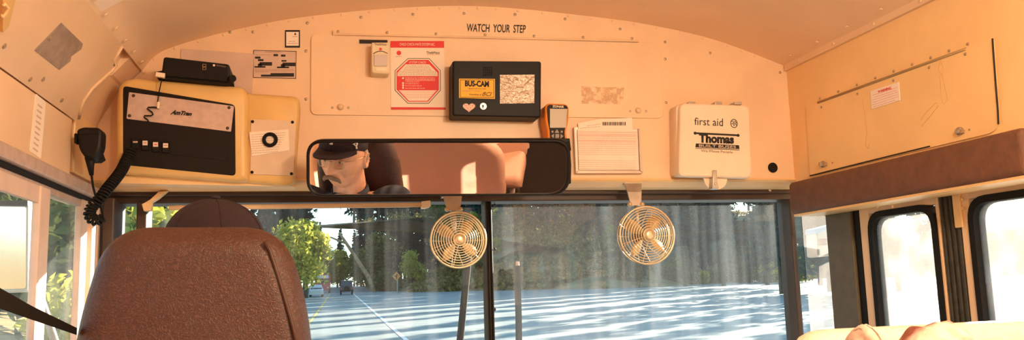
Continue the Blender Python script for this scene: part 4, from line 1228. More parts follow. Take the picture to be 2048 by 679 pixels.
hb_ = head_bm(); tmpm = bpy.data.meshes.new('h'); hb_.to_mesh(tmpm); hb_.free(); bm.from_mesh(tmpm); bpy.data.meshes.remove(tmpm)
bo = finish('body', bm, SKIN, person, True)
rm = bo.modifiers.new('union', 'REMESH'); rm.mode = 'VOXEL'; rm.voxel_size = .0038; rm.use_smooth_shade = True
smd = bo.modifiers.new('soft', 'SMOOTH'); smd.factor = .5; smd.iterations = 3
# shirt: follows torso and arms to the wrists
JS = {k: v for k, v in J.items() if k in ('pelvis', 'waist', 'chest', 'neck', 'lsh', 'rsh', 'lel', 'rel')}
def grow(r, g): return tuple(q+g for q in r) if isinstance(r, tuple) else r+g
JS = {k: (v[0], grow(v[1], .016)) for k, v in JS.items()}
for n in 'lr': JS[n+'sh'] = (J[n+'sh'][0], .104)
JS['neck'] = ((X0, 1.555, .912), .074)
ES = [('pelvis', 'waist'), ('waist', 'chest'), ('chest', 'neck'), ('chest', 'lsh'), ('chest', 'rsh'), ('lsh', 'lel'), ('rsh', 'rel')]
for s, n in ((-1, 'l'), (1, 'r')):
    a, b = Vector(J[n+'el'][0]), Vector(J[n+'wr'][0]); JS[n+'cuff'] = (a.lerp(b, .88), .043); ES.append((n+'el', n+'cuff'))
sm_ = skin_mesh('s', JS, ES); bm = bmesh.new(); bm.from_mesh(sm_); bpy.data.meshes.remove(sm_); finish('shirt', bm, SHIRT, person, True)
bm = bmesh.new()
add_loft(bm, [[Vector((X0+r*math.cos(a), 1.545+r*.95*math.sin(a), z-.040-.016*math.sin(a))) for a in [2*PI*i/24 for i in range(24)]] for r, z in ((.080, .925), (.074, .972), (.070, .975), (.072, .93))], cap=False)
finish('shirt_collar', bm, SHIRT, person, True)
JT = {k: (v[0], grow(v[1], .012)) for k, v in J.items() if k in ('pelvis', 'lhip', 'rhip', 'lkn', 'rkn', 'lan', 'ran')}
ET = [('pelvis', 'lhip'), ('pelvis', 'rhip'), ('lhip', 'lkn'), ('rhip', 'rkn'), ('lkn', 'lan'), ('rkn', 'ran')]
sm_ = skin_mesh('s', JT, ET); bm = bmesh.new(); bm.from_mesh(sm_); bpy.data.meshes.remove(sm_); finish('trousers', bm, TROUS, person, True)
for s in (-1, 1):
    bm = bmesh.new(); x = X0+s*.123
    add_loft(bm, [[Vector((x+w*math.cos(a), y, .005+max(0, h*(.5+.5*math.sin(a))))) for a in [2*PI*i/16 for i in range(16)]] for y, w, h in ((2.10, .03, .09), (2.14, .046, .12), (2.22, .05, .10), (2.30, .052, .07), (2.36, .035, .05))])
    finish('shoe', bm, BLACK, person, True)
# hair at sides and back, moustache, eyebrows
bm = bmesh.new(); 
rings = []
for z, g in ((.040, .006), (.02, .008), (-.005, .008), (-.030, .006), (-.05, .002)):
    ring = []
    for i in range(33):
        a = PI*1.04+PI*.92*i/32 if True else 0
        zz = z/.122; rr_ = math.sqrt(max(.1, 1-zz*zz))
        ring.append((math.cos(a)*(.082*rr_+g), math.sin(a)*(.098*rr_*(.92 if z < -.02 else 1)+g), z))
    rings.append(ring)
# close to a thin shell
sh_out = [[HW(p) for p in r] for r in rings]; sh_in = [[HW((p[0]*.88, p[1]*.88, p[2])) for p in r] for r in rings]
vo = [[bm.verts.new(p) for p in r] for r in sh_out]; vi = [[bm.verts.new(p) for p in r] for r in sh_in]
for k in range(len(rings)-1):
    for i in range(32):
        bm.faces.new((vo[k][i], vo[k][i+1], vo[k+1][i+1], vo[k+1][i])); bm.faces.new((vi[k][i], vi[k+1][i], vi[k+1][i+1], vi[k][i+1]))
for i in range(32):
    bm.faces.new((vo[0][i], vi[0][i], vi[0][i+1], vo[0][i+1])); bm.faces.new((vo[-1][i], vo[-1][i+1], vi[-1][i+1], vi[-1][i]))
for e in (0, 32):
    for k in range(len(rings)-1): bm.faces.new((vo[k][e], vo[k+1][e], vi[k+1][e], vi[k][e]))
finish('hair', bm, HAIR, person, True)
bm = bmesh.new()
for s in (-1, 1):
    add_tube(bm, [HW((s*x, y, z)) for x, y, z in ((.0, .113, -.0555), (.010, .114, -.0565), (.022, .108, -.061), (.031, .099, -.069), (.035, .093, -.079))], [.0065, .0085, .0085, .0068, .003], 10)
finish('moustache', bm, mat('moustache_hair', (.34, .22, .15), .9, bump=.8, bscale=300), person, True)
bm = bmesh.new()
for s in (-1, 1):
    add_tube(bm, [HW((s*x, y, z)) for x, y, z in ((.014, .101, .021), (.028, .098, .026), (.042, .088, .022), (.050, .080, .016))], [.0025, .0035, .003, .0015], 8)
finish('eyebrow', bm, HAIR, person, True)
EYE = mat('eye_white', (.80, .74, .68), .15); IRIS = mat('iris', (.03, .02, .015), .1)
for s in (-1, 1):
    bm = bmesh.new(); bmesh.ops.create_uvsphere(bm, u_segments=20, v_segments=14, radius=.0118, matrix=Matrix.Translation(HW((s*.031, .0755, .001))))
    e = finish('eye', bm, EYE, person, True)
    finish('iris', disc(HW((s*.031-.002, .0865, -.001)), HR @ Vector((-.2, 1, -.15)), .0052, .0012, 14, 1), IRIS, e, True)
    bm = bmesh.new()
    add_tube(bm, [HW((s*.031+dx, .0765+.0108*math.cos(dx/.0135*1.2), .0075-.35*abs(dx))) for dx in (-.0125, -.007, 0, .007, .0125)], [.002, .0042, .0046, .0042, .002], 8)
    finish('eyelid', bm, SKIN, person, True)
# cap: crown, brim, button, marks
def cap_pt(a, b, g=.008, zo=.039):
    """a round, b up from the band"""
    rx, ry, rz = .079+g, .098+g, .092
    return (rx*math.cos(b)*math.cos(a), ry*math.cos(b)*math.sin(a)-.002, zo+rz*math.sin(b)**.82*(1+.05*math.cos(b)*math.sin(a)))
bm = bmesh.new(); rings = []
for k in range(13):
    b = (PI/2)*k/13; rings.append([HW(cap_pt(2*PI*i/40, b)) for i in range(40)])
rings.append([HW(cap_pt(2*PI*i/40, PI/2*.995)) for i in range(40)])
add_loft(bm, [[HW((x*.96, y*.96, z)) for x, y, z in [cap_pt(2*PI*i/40, 0) for i in range(40)]]]+rings)
cap = finish('cap', bm, CAPM, person, True)
bm = bmesh.new(); rows = []
for i in range(25):
    a = PI/2+(i-12)/12*1.12; p = Vector(cap_pt(a, .02)); q = []
    f = math.cos((i-12)/12*PI/2)**.6
    for s in range(7):
        u = s/6; L = .072*f*u
        q.append((p.x*(1+.10*u*0), p.y+L, p.z-.10*L-2.0*(p.x*p.x)*u*1.1))
    rows.append(q)
up = [[bm.verts.new(HW(p)) for p in r] for r in rows]; lo = [[bm.verts.new(HW((p[0], p[1], p[2]-.0035))) for p in r] for r in rows]
for i in range(24):
    for s in range(6):
        bm.faces.new((up[i][s], up[i+1][s], up[i+1][s+1], up[i][s+1])); bm.faces.new((lo[i][s], lo[i][s+1], lo[i+1][s+1], lo[i+1][s]))
    bm.faces.new((up[i][6], up[i+1][6], lo[i+1][6], lo[i][6])); bm.faces.new((up[i][0], lo[i][0], lo[i+1][0], up[i+1][0]))
for e in (0, 24):
    for s in range(6): bm.faces.new((up[e][s], up[e][s+1], lo[e][s+1], lo[e][s]))
finish('brim', bm, CAPM, cap, True)
finish('button', disc(HW((0, -.002, .131)), HR @ Vector((0, 0, 1)), .008, .005, 14, 1), CAPM, cap, True)
bm = bmesh.new()
for k in range(6):
    a = PI/6+k*PI/3; add_tube(bm, [HW(cap_pt(a, PI/2*j/10, .0085)) for j in range(11)], .0012, 5)
finish('panel_seam', bm, mat('cap_seam', (.022, .008, .014), .9), cap, True)
CAPW = mat('cap_white_thread', (.82, .74, .66), .7)
bm = bmesh.new()
def cstroke(pts, r=.0032):
    add_tube(bm, [HW(cap_pt(PI/2+u, v, .0095)) for u, v in pts], r, 6)
cstroke([(.20, .62), (.05, .48), (-.10, .36)]); cstroke([(.05, .48), (-.12, .60)]); cstroke([(.22, .36), (.20, .62)], .0026); cstroke([(-.10, .36), (-.12, .62)], .0026)
finish('embroidered_emblem', bm, CAPW, cap, True)
bm = bmesh.new()
cstroke([(-1.02, .44), (-1.14, .28), (-1.26, .44)], .0035); cstroke([(-1.14, .28), (-1.14, .16)], .0035)
finish('embroidered_emblem', bm, CAPW, cap, True)
# glasses
GOLD = mat('gold_wire', (.62, .40, .18), .25, .9)
gl = None
bm = bmesh.new()
def gp(x, z): return HW((x, .106-2.6*x*x, z))
for s in (-1, 1):
    pts = round_poly([(s*.010, .013), (s*.055, .011), (s*.053, -.020), (s*.016, -.024)], .012, 5)
    add_tube(bm, [gp(x, z) for x, z in pts], .0013, 6, closed=True)
    add_tube(bm, [gp(s*.055, .007), HW((s*.076, .080, .008)), HW((s*.088, .03, .008)), HW((s*.088, -.010, .004))], .0013, 6)
add_tube(bm, [gp(-.010, .004), HW((0, .112, .007)), gp(.010, .004)], .0012, 6)
gl = finish('glasses', bm, GOLD, person, True)
LENS = glass('lens', .03, .0, tint=(.95, .93, .9), axis_scale=(1, 1, 1))
for s in (-1, 1):
    pts = round_poly([(s*.010, .013), (s*.055, .011), (s*.053, -.020), (s*.016, -.024)], .012, 5)
    bm = bmesh.new(); add_loft(bm, [[gp(x, z)+(HR @ Vector((0, d, 0))) for x, z in pts] for d in (-.0005, .0005)])
    finish('lens', bm, LENS, gl)
# steering wheel (below the frame, held by the driver)
t = thing('steering_wheel', 'black steering wheel held by the driver, hidden behind the driver seat', 'steering wheel', WHEEL+Vector((0, .12, -.25)))
wn = Vector((0, -.72, .70)).normalized(); wu = Vector((1, 0, 0)); wv = wn.cross(wu)
bm = bmesh.new(); add_tube(bm, [WHEEL+(wu*math.cos(a)+wv*math.sin(a))*.205 for a in [2*PI*i/40 for i in range(40)]], .0125, 10, closed=True); part('rim', bm, BLACK, t, True)
for k in range(3):
    a = PI/2+k*2*PI/3; part('spoke', tube([WHEEL-wn*.03, WHEEL+(wu*math.cos(a)+wv*math.sin(a))*.203], .009, 8), STEEL, t, True)
part('hub', disc(WHEEL-wn*.05, wn, .045, .035, 20, 1), BLACK, t, True)
part('column', tube([WHEEL-wn*.05, WHEEL-wn*.42], .025, 12), BLACK, t, True)
#@@EXTERIOR
# ================================================================== OUTSIDE
def on_ground(px, py):
    d = ROT @ _ray(px, py); n = Vector((0, -.0165, 1)); p0 = Vector((0, 0, -.95))
    return CAM+d*((p0-CAM).dot(n)/d.dot(n))
SUN_AZ = Vector((.70, .71, 0)).normalized(); SUN_EL = math.radians(14)
# ---- wipers
def wiper(pts, w, label, tip):
    a = [at(x, y, 1, 2.83) for x, y in pts]
    t = thing('wiper', label, 'wiper', a[-1])
    add = bmesh.new(); add_tube(add, a, [w*.8]+[w]*(len(a)-1), 8); part('arm', add, RUBBER, t, True)
    b = [p+Vector((-.006, -.022, 0)) for p in a[:-1]]
    bm = bmesh.new()
    add_loft(bm, [[p+Vector((-.006, -.02, 0)), p+Vector((.006, -.02, 0)), p+Vector((.009, .012, 0)), p+Vector((-.009, .012, 0))] for p in b]); part('blade', bm, RUBBER, t)
    if tip:
        part('tip', tube([a[0]+Vector((0, 0, -.004)), a[0]+Vector((0, -.002, .014))], [.008, .006], 8), mat('lit_tip', (.85, .45, .36), .4), t)  # light on the wiper end is put into this pinkish colour
wiper([(941, 470), (936, 530), (928, 610), (917, 720), (912, 780)], .0105, 'black wiper hanging below the fan left of the windshield divider', False)
wiper([(1035, 531), (1036, 570), (1038, 630), (1039, 720), (1039, 780)], .0095, 'black wiper with a tip coloured as if lit right of the windshield divider', True)
# ---- outside mirrors
def outside_mirror(quad, y, label, fm, cap_m, arm_to, gcol=(.80, .72, .64)):
    cs = [at(x, yy, 1, y) for x, yy in quad]; c = sum(cs, Vector())/4
    t = thing('outside_mirror', label, 'outside mirror', c)
    poly = round_poly(quad, 6); inn = [tuple(Vector(p).lerp(Vector((sum(q[0] for q in quad)/4, sum(q[1] for q in quad)/4)), .08)) for p in poly]
    turn = -12 if c.x < 0 else 0
    part('housing', prism(poly, 1, y, y+.07, .010), fm, t)
    part('glass', prism(inn, 1, y-.002, y+.004), mat('outside_mirror_glass_%d' % int(gcol[0]*100), gcol, .12, 1.0), t)
    part('edge_trim', prism([(quad[0][0], quad[0][1]-5), (quad[1][0], quad[1][1]-5), (quad[1][0], quad[1][1]+5), (quad[0][0], quad[0][1]+5)], 1, y-.006, y+.07), cap_m, t)
    part('arm', tube([c+Vector((0, .068, 0)), c+Vector((.04, .10, 0 if arm_to[2] > 1 else -.1)), Vector(arm_to)], .013, 8), STEEL, t, True)
    t.rotation_euler = (0, 0, math.radians(turn))
outside_mirror([(-38, 404), (60, 407), (60, 583), (-38, 586)], 2.95, 'large outside mirror seen through the driver side window at the left edge', mat('pale_mirror_frame', (.78, .70, .62), .5), DARKFRAME, (-1.22, 3.1, .55))
outside_mirror([(1632, 462), (1690, 447), (1690, 508), (1634, 514)], 2.98, 'outside mirror with a blue-lit top edge seen through the narrow pane by the door', mat('pale_mirror_frame', (.78, .70, .62), .5), mat('blue_lit_edge', (.10, .28, .62), .3), (1.27, 2.46, 1.2), (.22, .20, .22))  # blue light on the top edge is put into the trim colour

# ---- ground, banks, road markings
ASPH = mat('asphalt', (.29, .32, .30), .85, var=.18, vscale=.6, bump=.2, bscale=30)
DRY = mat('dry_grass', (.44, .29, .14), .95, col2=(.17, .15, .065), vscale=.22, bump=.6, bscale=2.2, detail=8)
bm = bmesh.new()
XSG = [-70, -30, -12, -6, 0, 8, 20, 40, 80, 160]; YSG = [-80, -20, 5, 30, 60, 100, 160, 240, 420]
V = [[bm.verts.new((x, y, ground_z(y))) for x in XSG] for y in YSG]
for i in range(len(YSG)-1):
    for j in range(len(XSG)-1): bm.faces.new((V[i][j], V[i][j+1], V[i+1][j+1], V[i+1][j]))
struct(finish('ground', bm, ASPH))
def strip(name, p, q, w, m, lift=.012):
    d = (q-p).normalized(); s = Vector((-d.y, d.x, 0)).normalized()*w/2; n = 14; bm = bmesh.new()
    rows = []
    for k in range(n+1):
        c = p.lerp(q, k/n); rows.append([bm.verts.new(Vector((v.x, v.y, ground_z(v.y)+lift))) for v in (c-s, c+s)])
    for a, b in zip(rows, rows[1:]): bm.faces.new((a[0], a[1], b[1], b[0]))
    return struct(finish(name, bm, m))
wa, wb = on_ground(812, 679), on_ground(707, 587)
LINEW = mat('white_road_paint', (.85, .84, .80), .8)
strip('road_marking', wa.lerp(wb, -.6), wa.lerp(wb, 1.35), .16, LINEW)
ya_, yb2 = on_ground(612, 655), on_ground(660, 588)
YPAINT = mat('yellow_road_paint', (.75, .48, .10), .8)
strip('road_marking_yellow', ya_.lerp(yb2, -.6), ya_.lerp(yb2, 1.3), .13, YPAINT)
dr = (wb-wa).normalized()
# right-hand bank
base = [on_ground(*p) for p in ((735, 577), (790, 581), (860, 583), (985, 580), (1100, 578), (1240, 575), (1400, 567), (1580, 557))]
base += [Vector((105, 118, 0)), Vector((125, 80, 0)), Vector((135, 30, 0)), Vector((140, -60, 0))]
base = [Vector((wb.x+dr.x*330, 345, 0)), Vector((base[0].x+6, 265, 0))]+base
base = catmull([Vector((p.x, p.y, 0)) for p in base], 5)
def offs(i):
    d = (base[min(i+1, len(base)-1)]-base[max(i-1, 0)]).normalized(); return Vector((-d.y, d.x, 0))*(-1)
bm = bmesh.new(); rows = []
for i, p in enumerate(base):
    o = -offs(i); r = []
    for dist, h in ((-2, -.1), (0, .1), (3, 1.0), (8, 3.2), (15, 6.2), (26, 8.6), (45, 10.5), (90, 14)):
        w = p+o*dist; hh = h*(1+.35*noise.noise(Vector((w.x*.05, w.y*.05, 0))))+.5*noise.noise(Vector((w.x*.2, w.y*.2, 3)))*(h > 0)
        far_scale = min(1, max(.25, (230-p.y)/90))
        r.append(bm.verts.new((w.x, w.y, ground_z(w.y)+hh*(far_scale if h > 0 else 1))))
    rows.append(r)
for a, b in zip(rows, rows[1:]):
    for k in range(len(a)-1): bm.faces.new((a[k], a[k+1], b[k+1], b[k]))
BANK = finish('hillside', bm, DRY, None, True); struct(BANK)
# left-hand bank
bm = bmesh.new(); rows = []
for y in range(-60, 340, 8):
    r = []; x0 = -6.6+dr.x/dr.y*y
    for dist, h in ((0, -.15), (1.5, .2), (5, 1.4), (12, 3.6), (25, 6.0), (60, 9.5)):
        r.append(bm.verts.new((x0-dist, y, ground_z(y)+h*(1+.3*noise.noise(Vector((dist*.1, y*.06, 7))))*min(1, max(.3, (200-y)/100)))))
    rows.append(r)
for a, b in zip(rows, rows[1:]):
    for k in range(len(a)-1): bm.faces.new((a[k], a[k+1], b[k+1], b[k]))
DRY2 = mat('sunny_dry_grass', (.52, .36, .17), .95, col2=(.32, .25, .10), vscale=.4, bump=.6, bscale=2.5, detail=8)  # lighter copy of the dry grass, sunlight put into its colour
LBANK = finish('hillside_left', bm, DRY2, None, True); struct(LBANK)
from mathutils.bvhtree import BVHTree
def bvh_of(o): return BVHTree.FromPolygons([v.co for v in o.data.vertices], [tuple(p.vertices) for p in o.data.polygons])
BV = [bvh_of(BANK), bvh_of(LBANK)]
def surf_z(x, y):
    z = ground_z(y)
    for b in BV:
        h = b.ray_cast(Vector((x, y, 200)), Vector((0, 0, -1)))
        if h[0] is not None: z = max(z, h[0].z)
    return z

# ---- trees
def leafmat(name, c1, c2, trans=.35):
    m = bpy.data.materials.new(name); m.use_nodes = True; nt = m.node_tree; nt.nodes.clear()
    out = nt.nodes.new('ShaderNodeOutputMaterial'); df = nt.nodes.new('ShaderNodeBsdfDiffuse'); tl = nt.nodes.new('ShaderNodeBsdfTranslucent'); mx = nt.nodes.new('ShaderNodeMixShader')
    mx.inputs[0].default_value = trans
    tc = nt.nodes.new('ShaderNodeTexCoord'); n = nt.nodes.new('ShaderNodeTexNoise'); n.inputs['Scale'].default_value = 1.3; n.inputs['Detail'].default_value = 3
    r = nt.nodes.new('ShaderNodeValToRGB'); r.color_ramp.elements[0].position = .38; r.color_ramp.elements[1].position = .62
    r.color_ramp.elements[0].color = (*c1, 1); r.color_ramp.elements[1].color = (*c2, 1)
    nt.links.new(tc.outputs['Object'], n.inputs['Vector']); nt.links.new(n.outputs['Fac'], r.inputs['Fac'])
    for s in (df, tl): nt.links.new(r.outputs['Color'], s.inputs['Color'])
    nt.links.new(df.outputs[0], mx.inputs[1]); nt.links.new(tl.outputs[0], mx.inputs[2]); nt.links.new(mx.outputs[0], out.inputs[0])
    return m
CONIF = leafmat('conifer_needles', (.012, .034, .040), (.030, .066, .055), .15)
OLIVEL = leafmat('olive_leaves', (.10, .12, .030), (.22, .20, .055), .3)
YGREEN = leafmat('yellow_green_leaves', (.36, .36, .05), (.66, .58, .10), .45)
GREENL = leafmat('green_leaves', (.07, .11, .030), (.15, .19, .05), .3)
BARK = mat('bark', (.09, .06, .04), .9, var=.3, vscale=4)
def add_leaf(bm, c, s, rnd, asp=1.0, up=None):
    n = Vector((rnd.gauss(0, 1), rnd.gauss(0, 1), rnd.gauss(0, 1)+.2)).normalized()
    u = n.orthogonal().normalized(); u.rotate(Matrix.Rotation(rnd.uniform(0, 6.3), 3, n)); v = n.cross(u)
    vs = [bm.verts.new(c+u*a*s*asp+v*b*s) for a, b in ((-1, -.2), (-.2, -.6), (1, 0), (-.1, .6))]
    bm.faces.new(vs)
def conifer_meshes(h, r, z0, seed, n):
    rnd = random.Random(seed); bm = bmesh.new(); made = 0
    lv = int(h*1.5)
    for L in range(lv):
        f = (L+rnd.random())/lv; z = z0+(h-z0)*f; rr_ = r*(1-f)**.8*rnd.uniform(.75, 1.15)+.12
        nb = 5 if f < .8 else 4
        for b in range(nb):
            a = rnd.uniform(0, 2*PI); L2 = rr_*rnd.uniform(.7, 1.1); k = max(2, int(n/(lv*nb)))
            for s in range(k):
                q = (s+rnd.random())/k
                c = Vector((math.cos(a)*L2*q, math.sin(a)*L2*q, z-.28*L2*q*q+rnd.gauss(0, .12)))
                add_leaf(bm, c, rnd.uniform(.32, .62)*(.6+.4*(1-f)), rnd, 1.5)
    me = bpy.data.meshes.new('conifer_crown'); bm.to_mesh(me); bm.free(); me.materials.append(CONIF)
    bm = bmesh.new(); add_tube(bm, [(0, 0, -.6), (0, 0, h*.5), (.05, 0, h*.97)], [h*.012, h*.008, .03], 8)
    mt = bpy.data.meshes.new('conifer_trunk'); bm.to_mesh(mt); bm.free(); mt.materials.append(BARK)
    return me, mt
def broad_meshes(h, r, seed, n, lm, ls=.30, zlow=.25):
    rnd = random.Random(seed); bm = bmesh.new(); blobs = []
    for k in range(13):
        a = rnd.uniform(0, 2*PI); q = rnd.uniform(0, .68)*r
        blobs.append((Vector((math.cos(a)*q, math.sin(a)*q, h*rnd.uniform(zlow+.12, .86))), r*rnd.uniform(.32, .55)))
    blobs.append((Vector((0, 0, h*.86)), r*.40))
    for k in range(n):
        c, s = rnd.choice(blobs); d = Vector((rnd.gauss(0, 1), rnd.gauss(0, 1), rnd.gauss(0, 1))).normalized()
        add_leaf(bm, c+d*s*rnd.uniform(.55, 1.05), ls*rnd.uniform(.6, 1.2), rnd, 1.2)
    me = bpy.data.meshes.new('crown'); bm.to_mesh(me); bm.free(); me.materials.append(lm)
    bm = bmesh.new(); add_tube(bm, [(0, 0, -.4), (.05, 0, h*.35), (0, .05, h*.7)], [h*.03, h*.022, .04], 8)
    for c, s in blobs[:5]: add_tube(bm, [(0, 0, h*.3), tuple(c*.6+Vector((0, 0, h*.2))), tuple(c)], [h*.012, h*.008, .02], 6)
    mt = bpy.data.meshes.new('trunk'); bm.to_mesh(mt); bm.free(); mt.materials.append(BARK)
    return me, mt
PLANTED = []
def plant(name, meshes, x, y, s, rot, label, cat, group=None, sz=None, move=True):
    rad = max(abs(v.co.x) for v in list(meshes[0].vertices)[::7])*s*1.0
    if move:
        d = Vector((x-CAM.x, y-CAM.y, 0)).normalized(); e = Vector((d.y, -d.x, 0)); x0, y0 = x, y
        for k in range(400):
            f = (k//5)*.8; g = (0, .35, -.35, .8, -.8)[k % 5]*min(f, 5)
            x, y = x0+d.x*f+e.x*g, y0+d.y*f+e.y*g
            if all((x-a)**2+(y-b)**2 > (rad+c)**2 for a, b, c in PLANTED): break
    PLANTED.append((x, y, rad))
    z = surf_z(x, y)
    r = thing(name, label, cat, (x, y, z), group); r.scale = (s, s, sz or s); r.rotation_euler = (0, 0, rot)
    for nm, me in zip(('crown', 'trunk'), meshes):
        o = bpy.data.objects.new(nm, me); COL.objects.link(o); o.parent = r
    return r
CF = [conifer_meshes(20, 3.0, 3.5, 11, 1500), conifer_meshes(24, 3.6, 3.0, 12, 1700), conifer_meshes(17, 2.7, 2.2, 13, 1300), conifer_meshes(22, 2.5, 4.0, 14, 1500)]
rnd = random.Random(5)
# shade-casting grove on the right: narrow gaps between crowns throw light bands over the road
q = 7.0; k = 0
while q < 21:                                            # lower trees whose shade ends short of the left roadside
    r_ = 72+rnd.uniform(-3, 3); x, y = SUN_AZ.x*r_-SUN_AZ.y*q, SUN_AZ.y*r_+SUN_AZ.x*q
    plant('conifer_tree', CF[1], x, y, rnd.uniform(.66, .74), rnd.uniform(0, 6), 'low dark conifer in front of the bank, beyond the entry door', 'tree', 'low conifers beyond the entry door', move=False)
    q += rnd.choice((2.6, 2.9, 3.3)); k += 1
q = 22.0
LIT_GAP = (69, 83)                                         # an opening that lets the sun reach the yellow-green roadside tree
G_R = 'conifers in the forest above the right-hand bank'
while q < 128:
    if LIT_GAP[0] < q < LIT_GAP[1]: q = LIT_GAP[1]
    r_ = 96+.33*q+rnd.uniform(-5, 5)
    x, y = SUN_AZ.x*r_-SUN_AZ.y*q, SUN_AZ.y*r_+SUN_AZ.x*q
    plant('conifer_tree', CF[3], x, y, rnd.uniform(.9, 1.1), rnd.uniform(0, 6), 'dark conifer in the crowded forest above the right-hand bank', 'tree', G_R)
    q += rnd.choice((3.5, 3.8, 4.1, 4.6)); k += 1
# forest edge along the right bank, behind the slope
n_b = 0
for px, dist, s in ((990, 150, 1.0), (1030, 146, .9), (1075, 150, 1.1), (1120, 142, 1.0), (1165, 148, .95), (1210, 140, 1.05), (1255, 144, .9), (1310, 136, 1.1), (1350, 150, 1), (1395, 138, 1.1), (1440, 150, .95), (1490, 146, 1.15), (1530, 160, 1.0), (1570, 152, 1.1)):
    d = ROT @ _ray(px, 560); d.z = 0; d.normalize(); p = CAM+d*dist
    plant('conifer_tree', CF[n_b % 3], p.x, p.y, s*1.05, rnd.uniform(0, 6), 'dark conifer in the crowded forest above the right-hand bank', 'tree', G_R); n_b += 1
def at_px(px, dist):
    d = ROT @ _ray(px, 570); d.z = 0; d.normalize(); return CAM+d*dist
# big conifers either side of the road ahead
big = [(748, 175, 1.25, 'tall dark conifer right of the sky gap over the road'), (765, 168, 1.15, 'dark conifer right of the tallest one by the sky gap'), (800, 160, 1.25, 'dark blue conifer behind the orange road sign'),
       (838, 156, 1.25, 'dark conifer left of the hanging fan beside the divider'), (875, 150, 1.3, 'dark conifer seen through the left fan guard'), (912, 152, 1.2, 'dark conifer behind the hub of the left fan'), (950, 152, 1.3, 'dark conifer just left of the windshield divider'),
       (590, 170, 1.35, 'tall dark blue conifer behind the yellow-green tree'), (560, 150, 1.3, 'dark conifer beside the right edge of the driver seat top'), (604, 185, 1.1, 'dark conifer at the left edge of the sky gap'),
       (325, 90, 1.0, 'dark conifer left of the driver cap'), (300, 84, .9, 'dark conifer by the left windshield post'), (250, 80, 1.0, 'dark conifer seen in the narrow left pane')]
for i, (px, dist, s, lb_) in enumerate(big):
    p = at_px(px, dist); plant('conifer_tree', CF[i % 3], p.x, p.y, s, i*1.3, lb_, 'tree')
for i, (px, dist, s) in enumerate(((624, 290, .80), (640, 300, .92), (655, 285, .78), (668, 300, .95), (682, 292, .80), (696, 300, .95), (709, 270, .86), (722, 250, 1.0))):
    p = at_px(px, dist); plant('conifer_tree', CF[i % 3], p.x, p.y, s, i*2.1, 'small far conifer below the patch of sky at the end of the road', 'tree', 'far conifers at the end of the road')
# deeper rows that close the forest behind the road
n_b = 0
for row, dist in enumerate((205, 225, 250)):
    for k in range(13):
        px = 756+k*21+row*7
        p = at_px(px, dist); plant('conifer_tree', CF[n_b % 3], p.x, p.y, 1.25+.15*row, n_b*1.7, 'dark conifer deep in the forest between the sky gap and the divider', 'tree', 'deep forest conifers right of the road'); n_b += 1
for row, dist in enumerate((190, 215, 240)):
    for k in range(5):
        px = 528+k*15+row*5
        p = at_px(px, dist); plant('conifer_tree', CF[n_b % 3], p.x, p.y, 1.25, n_b*1.7, 'dark conifer deep in the forest behind the yellow-green roadside tree', 'tree', 'deep forest conifers left of the road'); n_b += 1
for k in range(8):
    px = 232+k*17; p = at_px(px, 100+(k % 3)*14); plant('conifer_tree', CF[n_b % 3], p.x, p.y, 1.15, n_b*1.7, 'dark conifer in the trees beyond the left windshield post', 'tree', 'conifers beyond the left windshield post'); n_b += 1
for k in range(16):
    px = 985+k*40; p = at_px(px, 172+(k % 2)*14); plant('conifer_tree', CF[n_b % 3], p.x, p.y, 1.15, n_b*1.7, 'dark conifer in the crowded forest above the right-hand bank', 'tree', G_R); n_b += 1
# broadleaf trees and bushes
BL = [broad_meshes(9, 4.2, 31, 3400, YGREEN, .30), broad_meshes(8, 4.0, 32, 3000, OLIVEL, .30, .12), broad_meshes(3.2, 2.4, 33, 1500, YGREEN, .20, .05), broad_meshes(3.0, 2.4, 34, 1500, GREENL, .20, .05), broad_meshes(3.0, 2.6, 35, 1500, OLIVEL, .22, .0)]
for px, dist, m, s, nm, lb_ in ((612, 105, 0, 1.0, 'broadleaf_tree', 'bright yellow-green tree on the left of the road ahead'), (578, 92, 0, .85, 'broadleaf_tree', 'yellow-green tree at the right edge of the driver seat'),
      (652, 215, 0, 1.0, 'broadleaf_tree', 'pale yellow tree at the end of the road behind the red truck'), (682, 222, 0, 1.05, 'broadleaf_tree', 'pale yellow tree at the end of the road behind the dark jeep'),
      (752, 150, 1, 1.2, 'broadleaf_tree', 'olive tree behind the leaning trunk'), (775, 148, 1, 1.1, 'broadleaf_tree', 'olive tree left of the orange road sign'), (705, 205, 1, 1.1, 'broadleaf_tree', 'olive tree at the end of the road right of the jeep'),
      (822, 138, 0, .62, 'broadleaf_tree', 'small yellow-green tree right of the orange road sign'), (868, 136, 1, 1.0, 'broadleaf_tree', 'olive tree seen under the left fan'), (930, 132, 1, .95, 'broadleaf_tree', 'olive tree left of the windshield divider')):
    p = at_px(px, dist); plant(nm, BL[m], p.x, p.y, s, px*.1, lb_, 'tree')
bushes = []
for i in range(84):
    px = 770+i*9.6+rnd.uniform(-8, 8); d0 = 134-max(0, (px-1000))*.02+rnd.uniform(0, 22)
    p = at_px(px, d0); plant('bush', BL[rnd.choice((2, 3, 4, 4, 4))], p.x, p.y, rnd.uniform(.55, 1.1), rnd.uniform(0, 6), 'low olive bush on the slope of the right-hand bank', 'bush', 'bushes on the right-hand bank')
for px, dist, m, s, lb_ in ((128, 24, 3, 1.25, 'green bush in the front half of the driver side window'), (150, 27, 4, 1.15, 'yellow-green bush near the front jamb of the driver side window'), (108, 21, 2, .8, 'yellow-green bush just right of the sliding sash'), (88, 33, 3, 1.35, 'green bush farther back behind the sliding sash'), (170, 36, 2, 1.5, 'green bush farthest along the left roadside'), (45, 26, 4, 1.0, 'olive bush beyond the left outside mirror'), (140, 17, 2, .6, 'small olive bush nearest the bus on the left roadside')):
    p = at_px(px, dist); plant('bush', BL[m], p.x, p.y, s, px, lb_, 'bush')
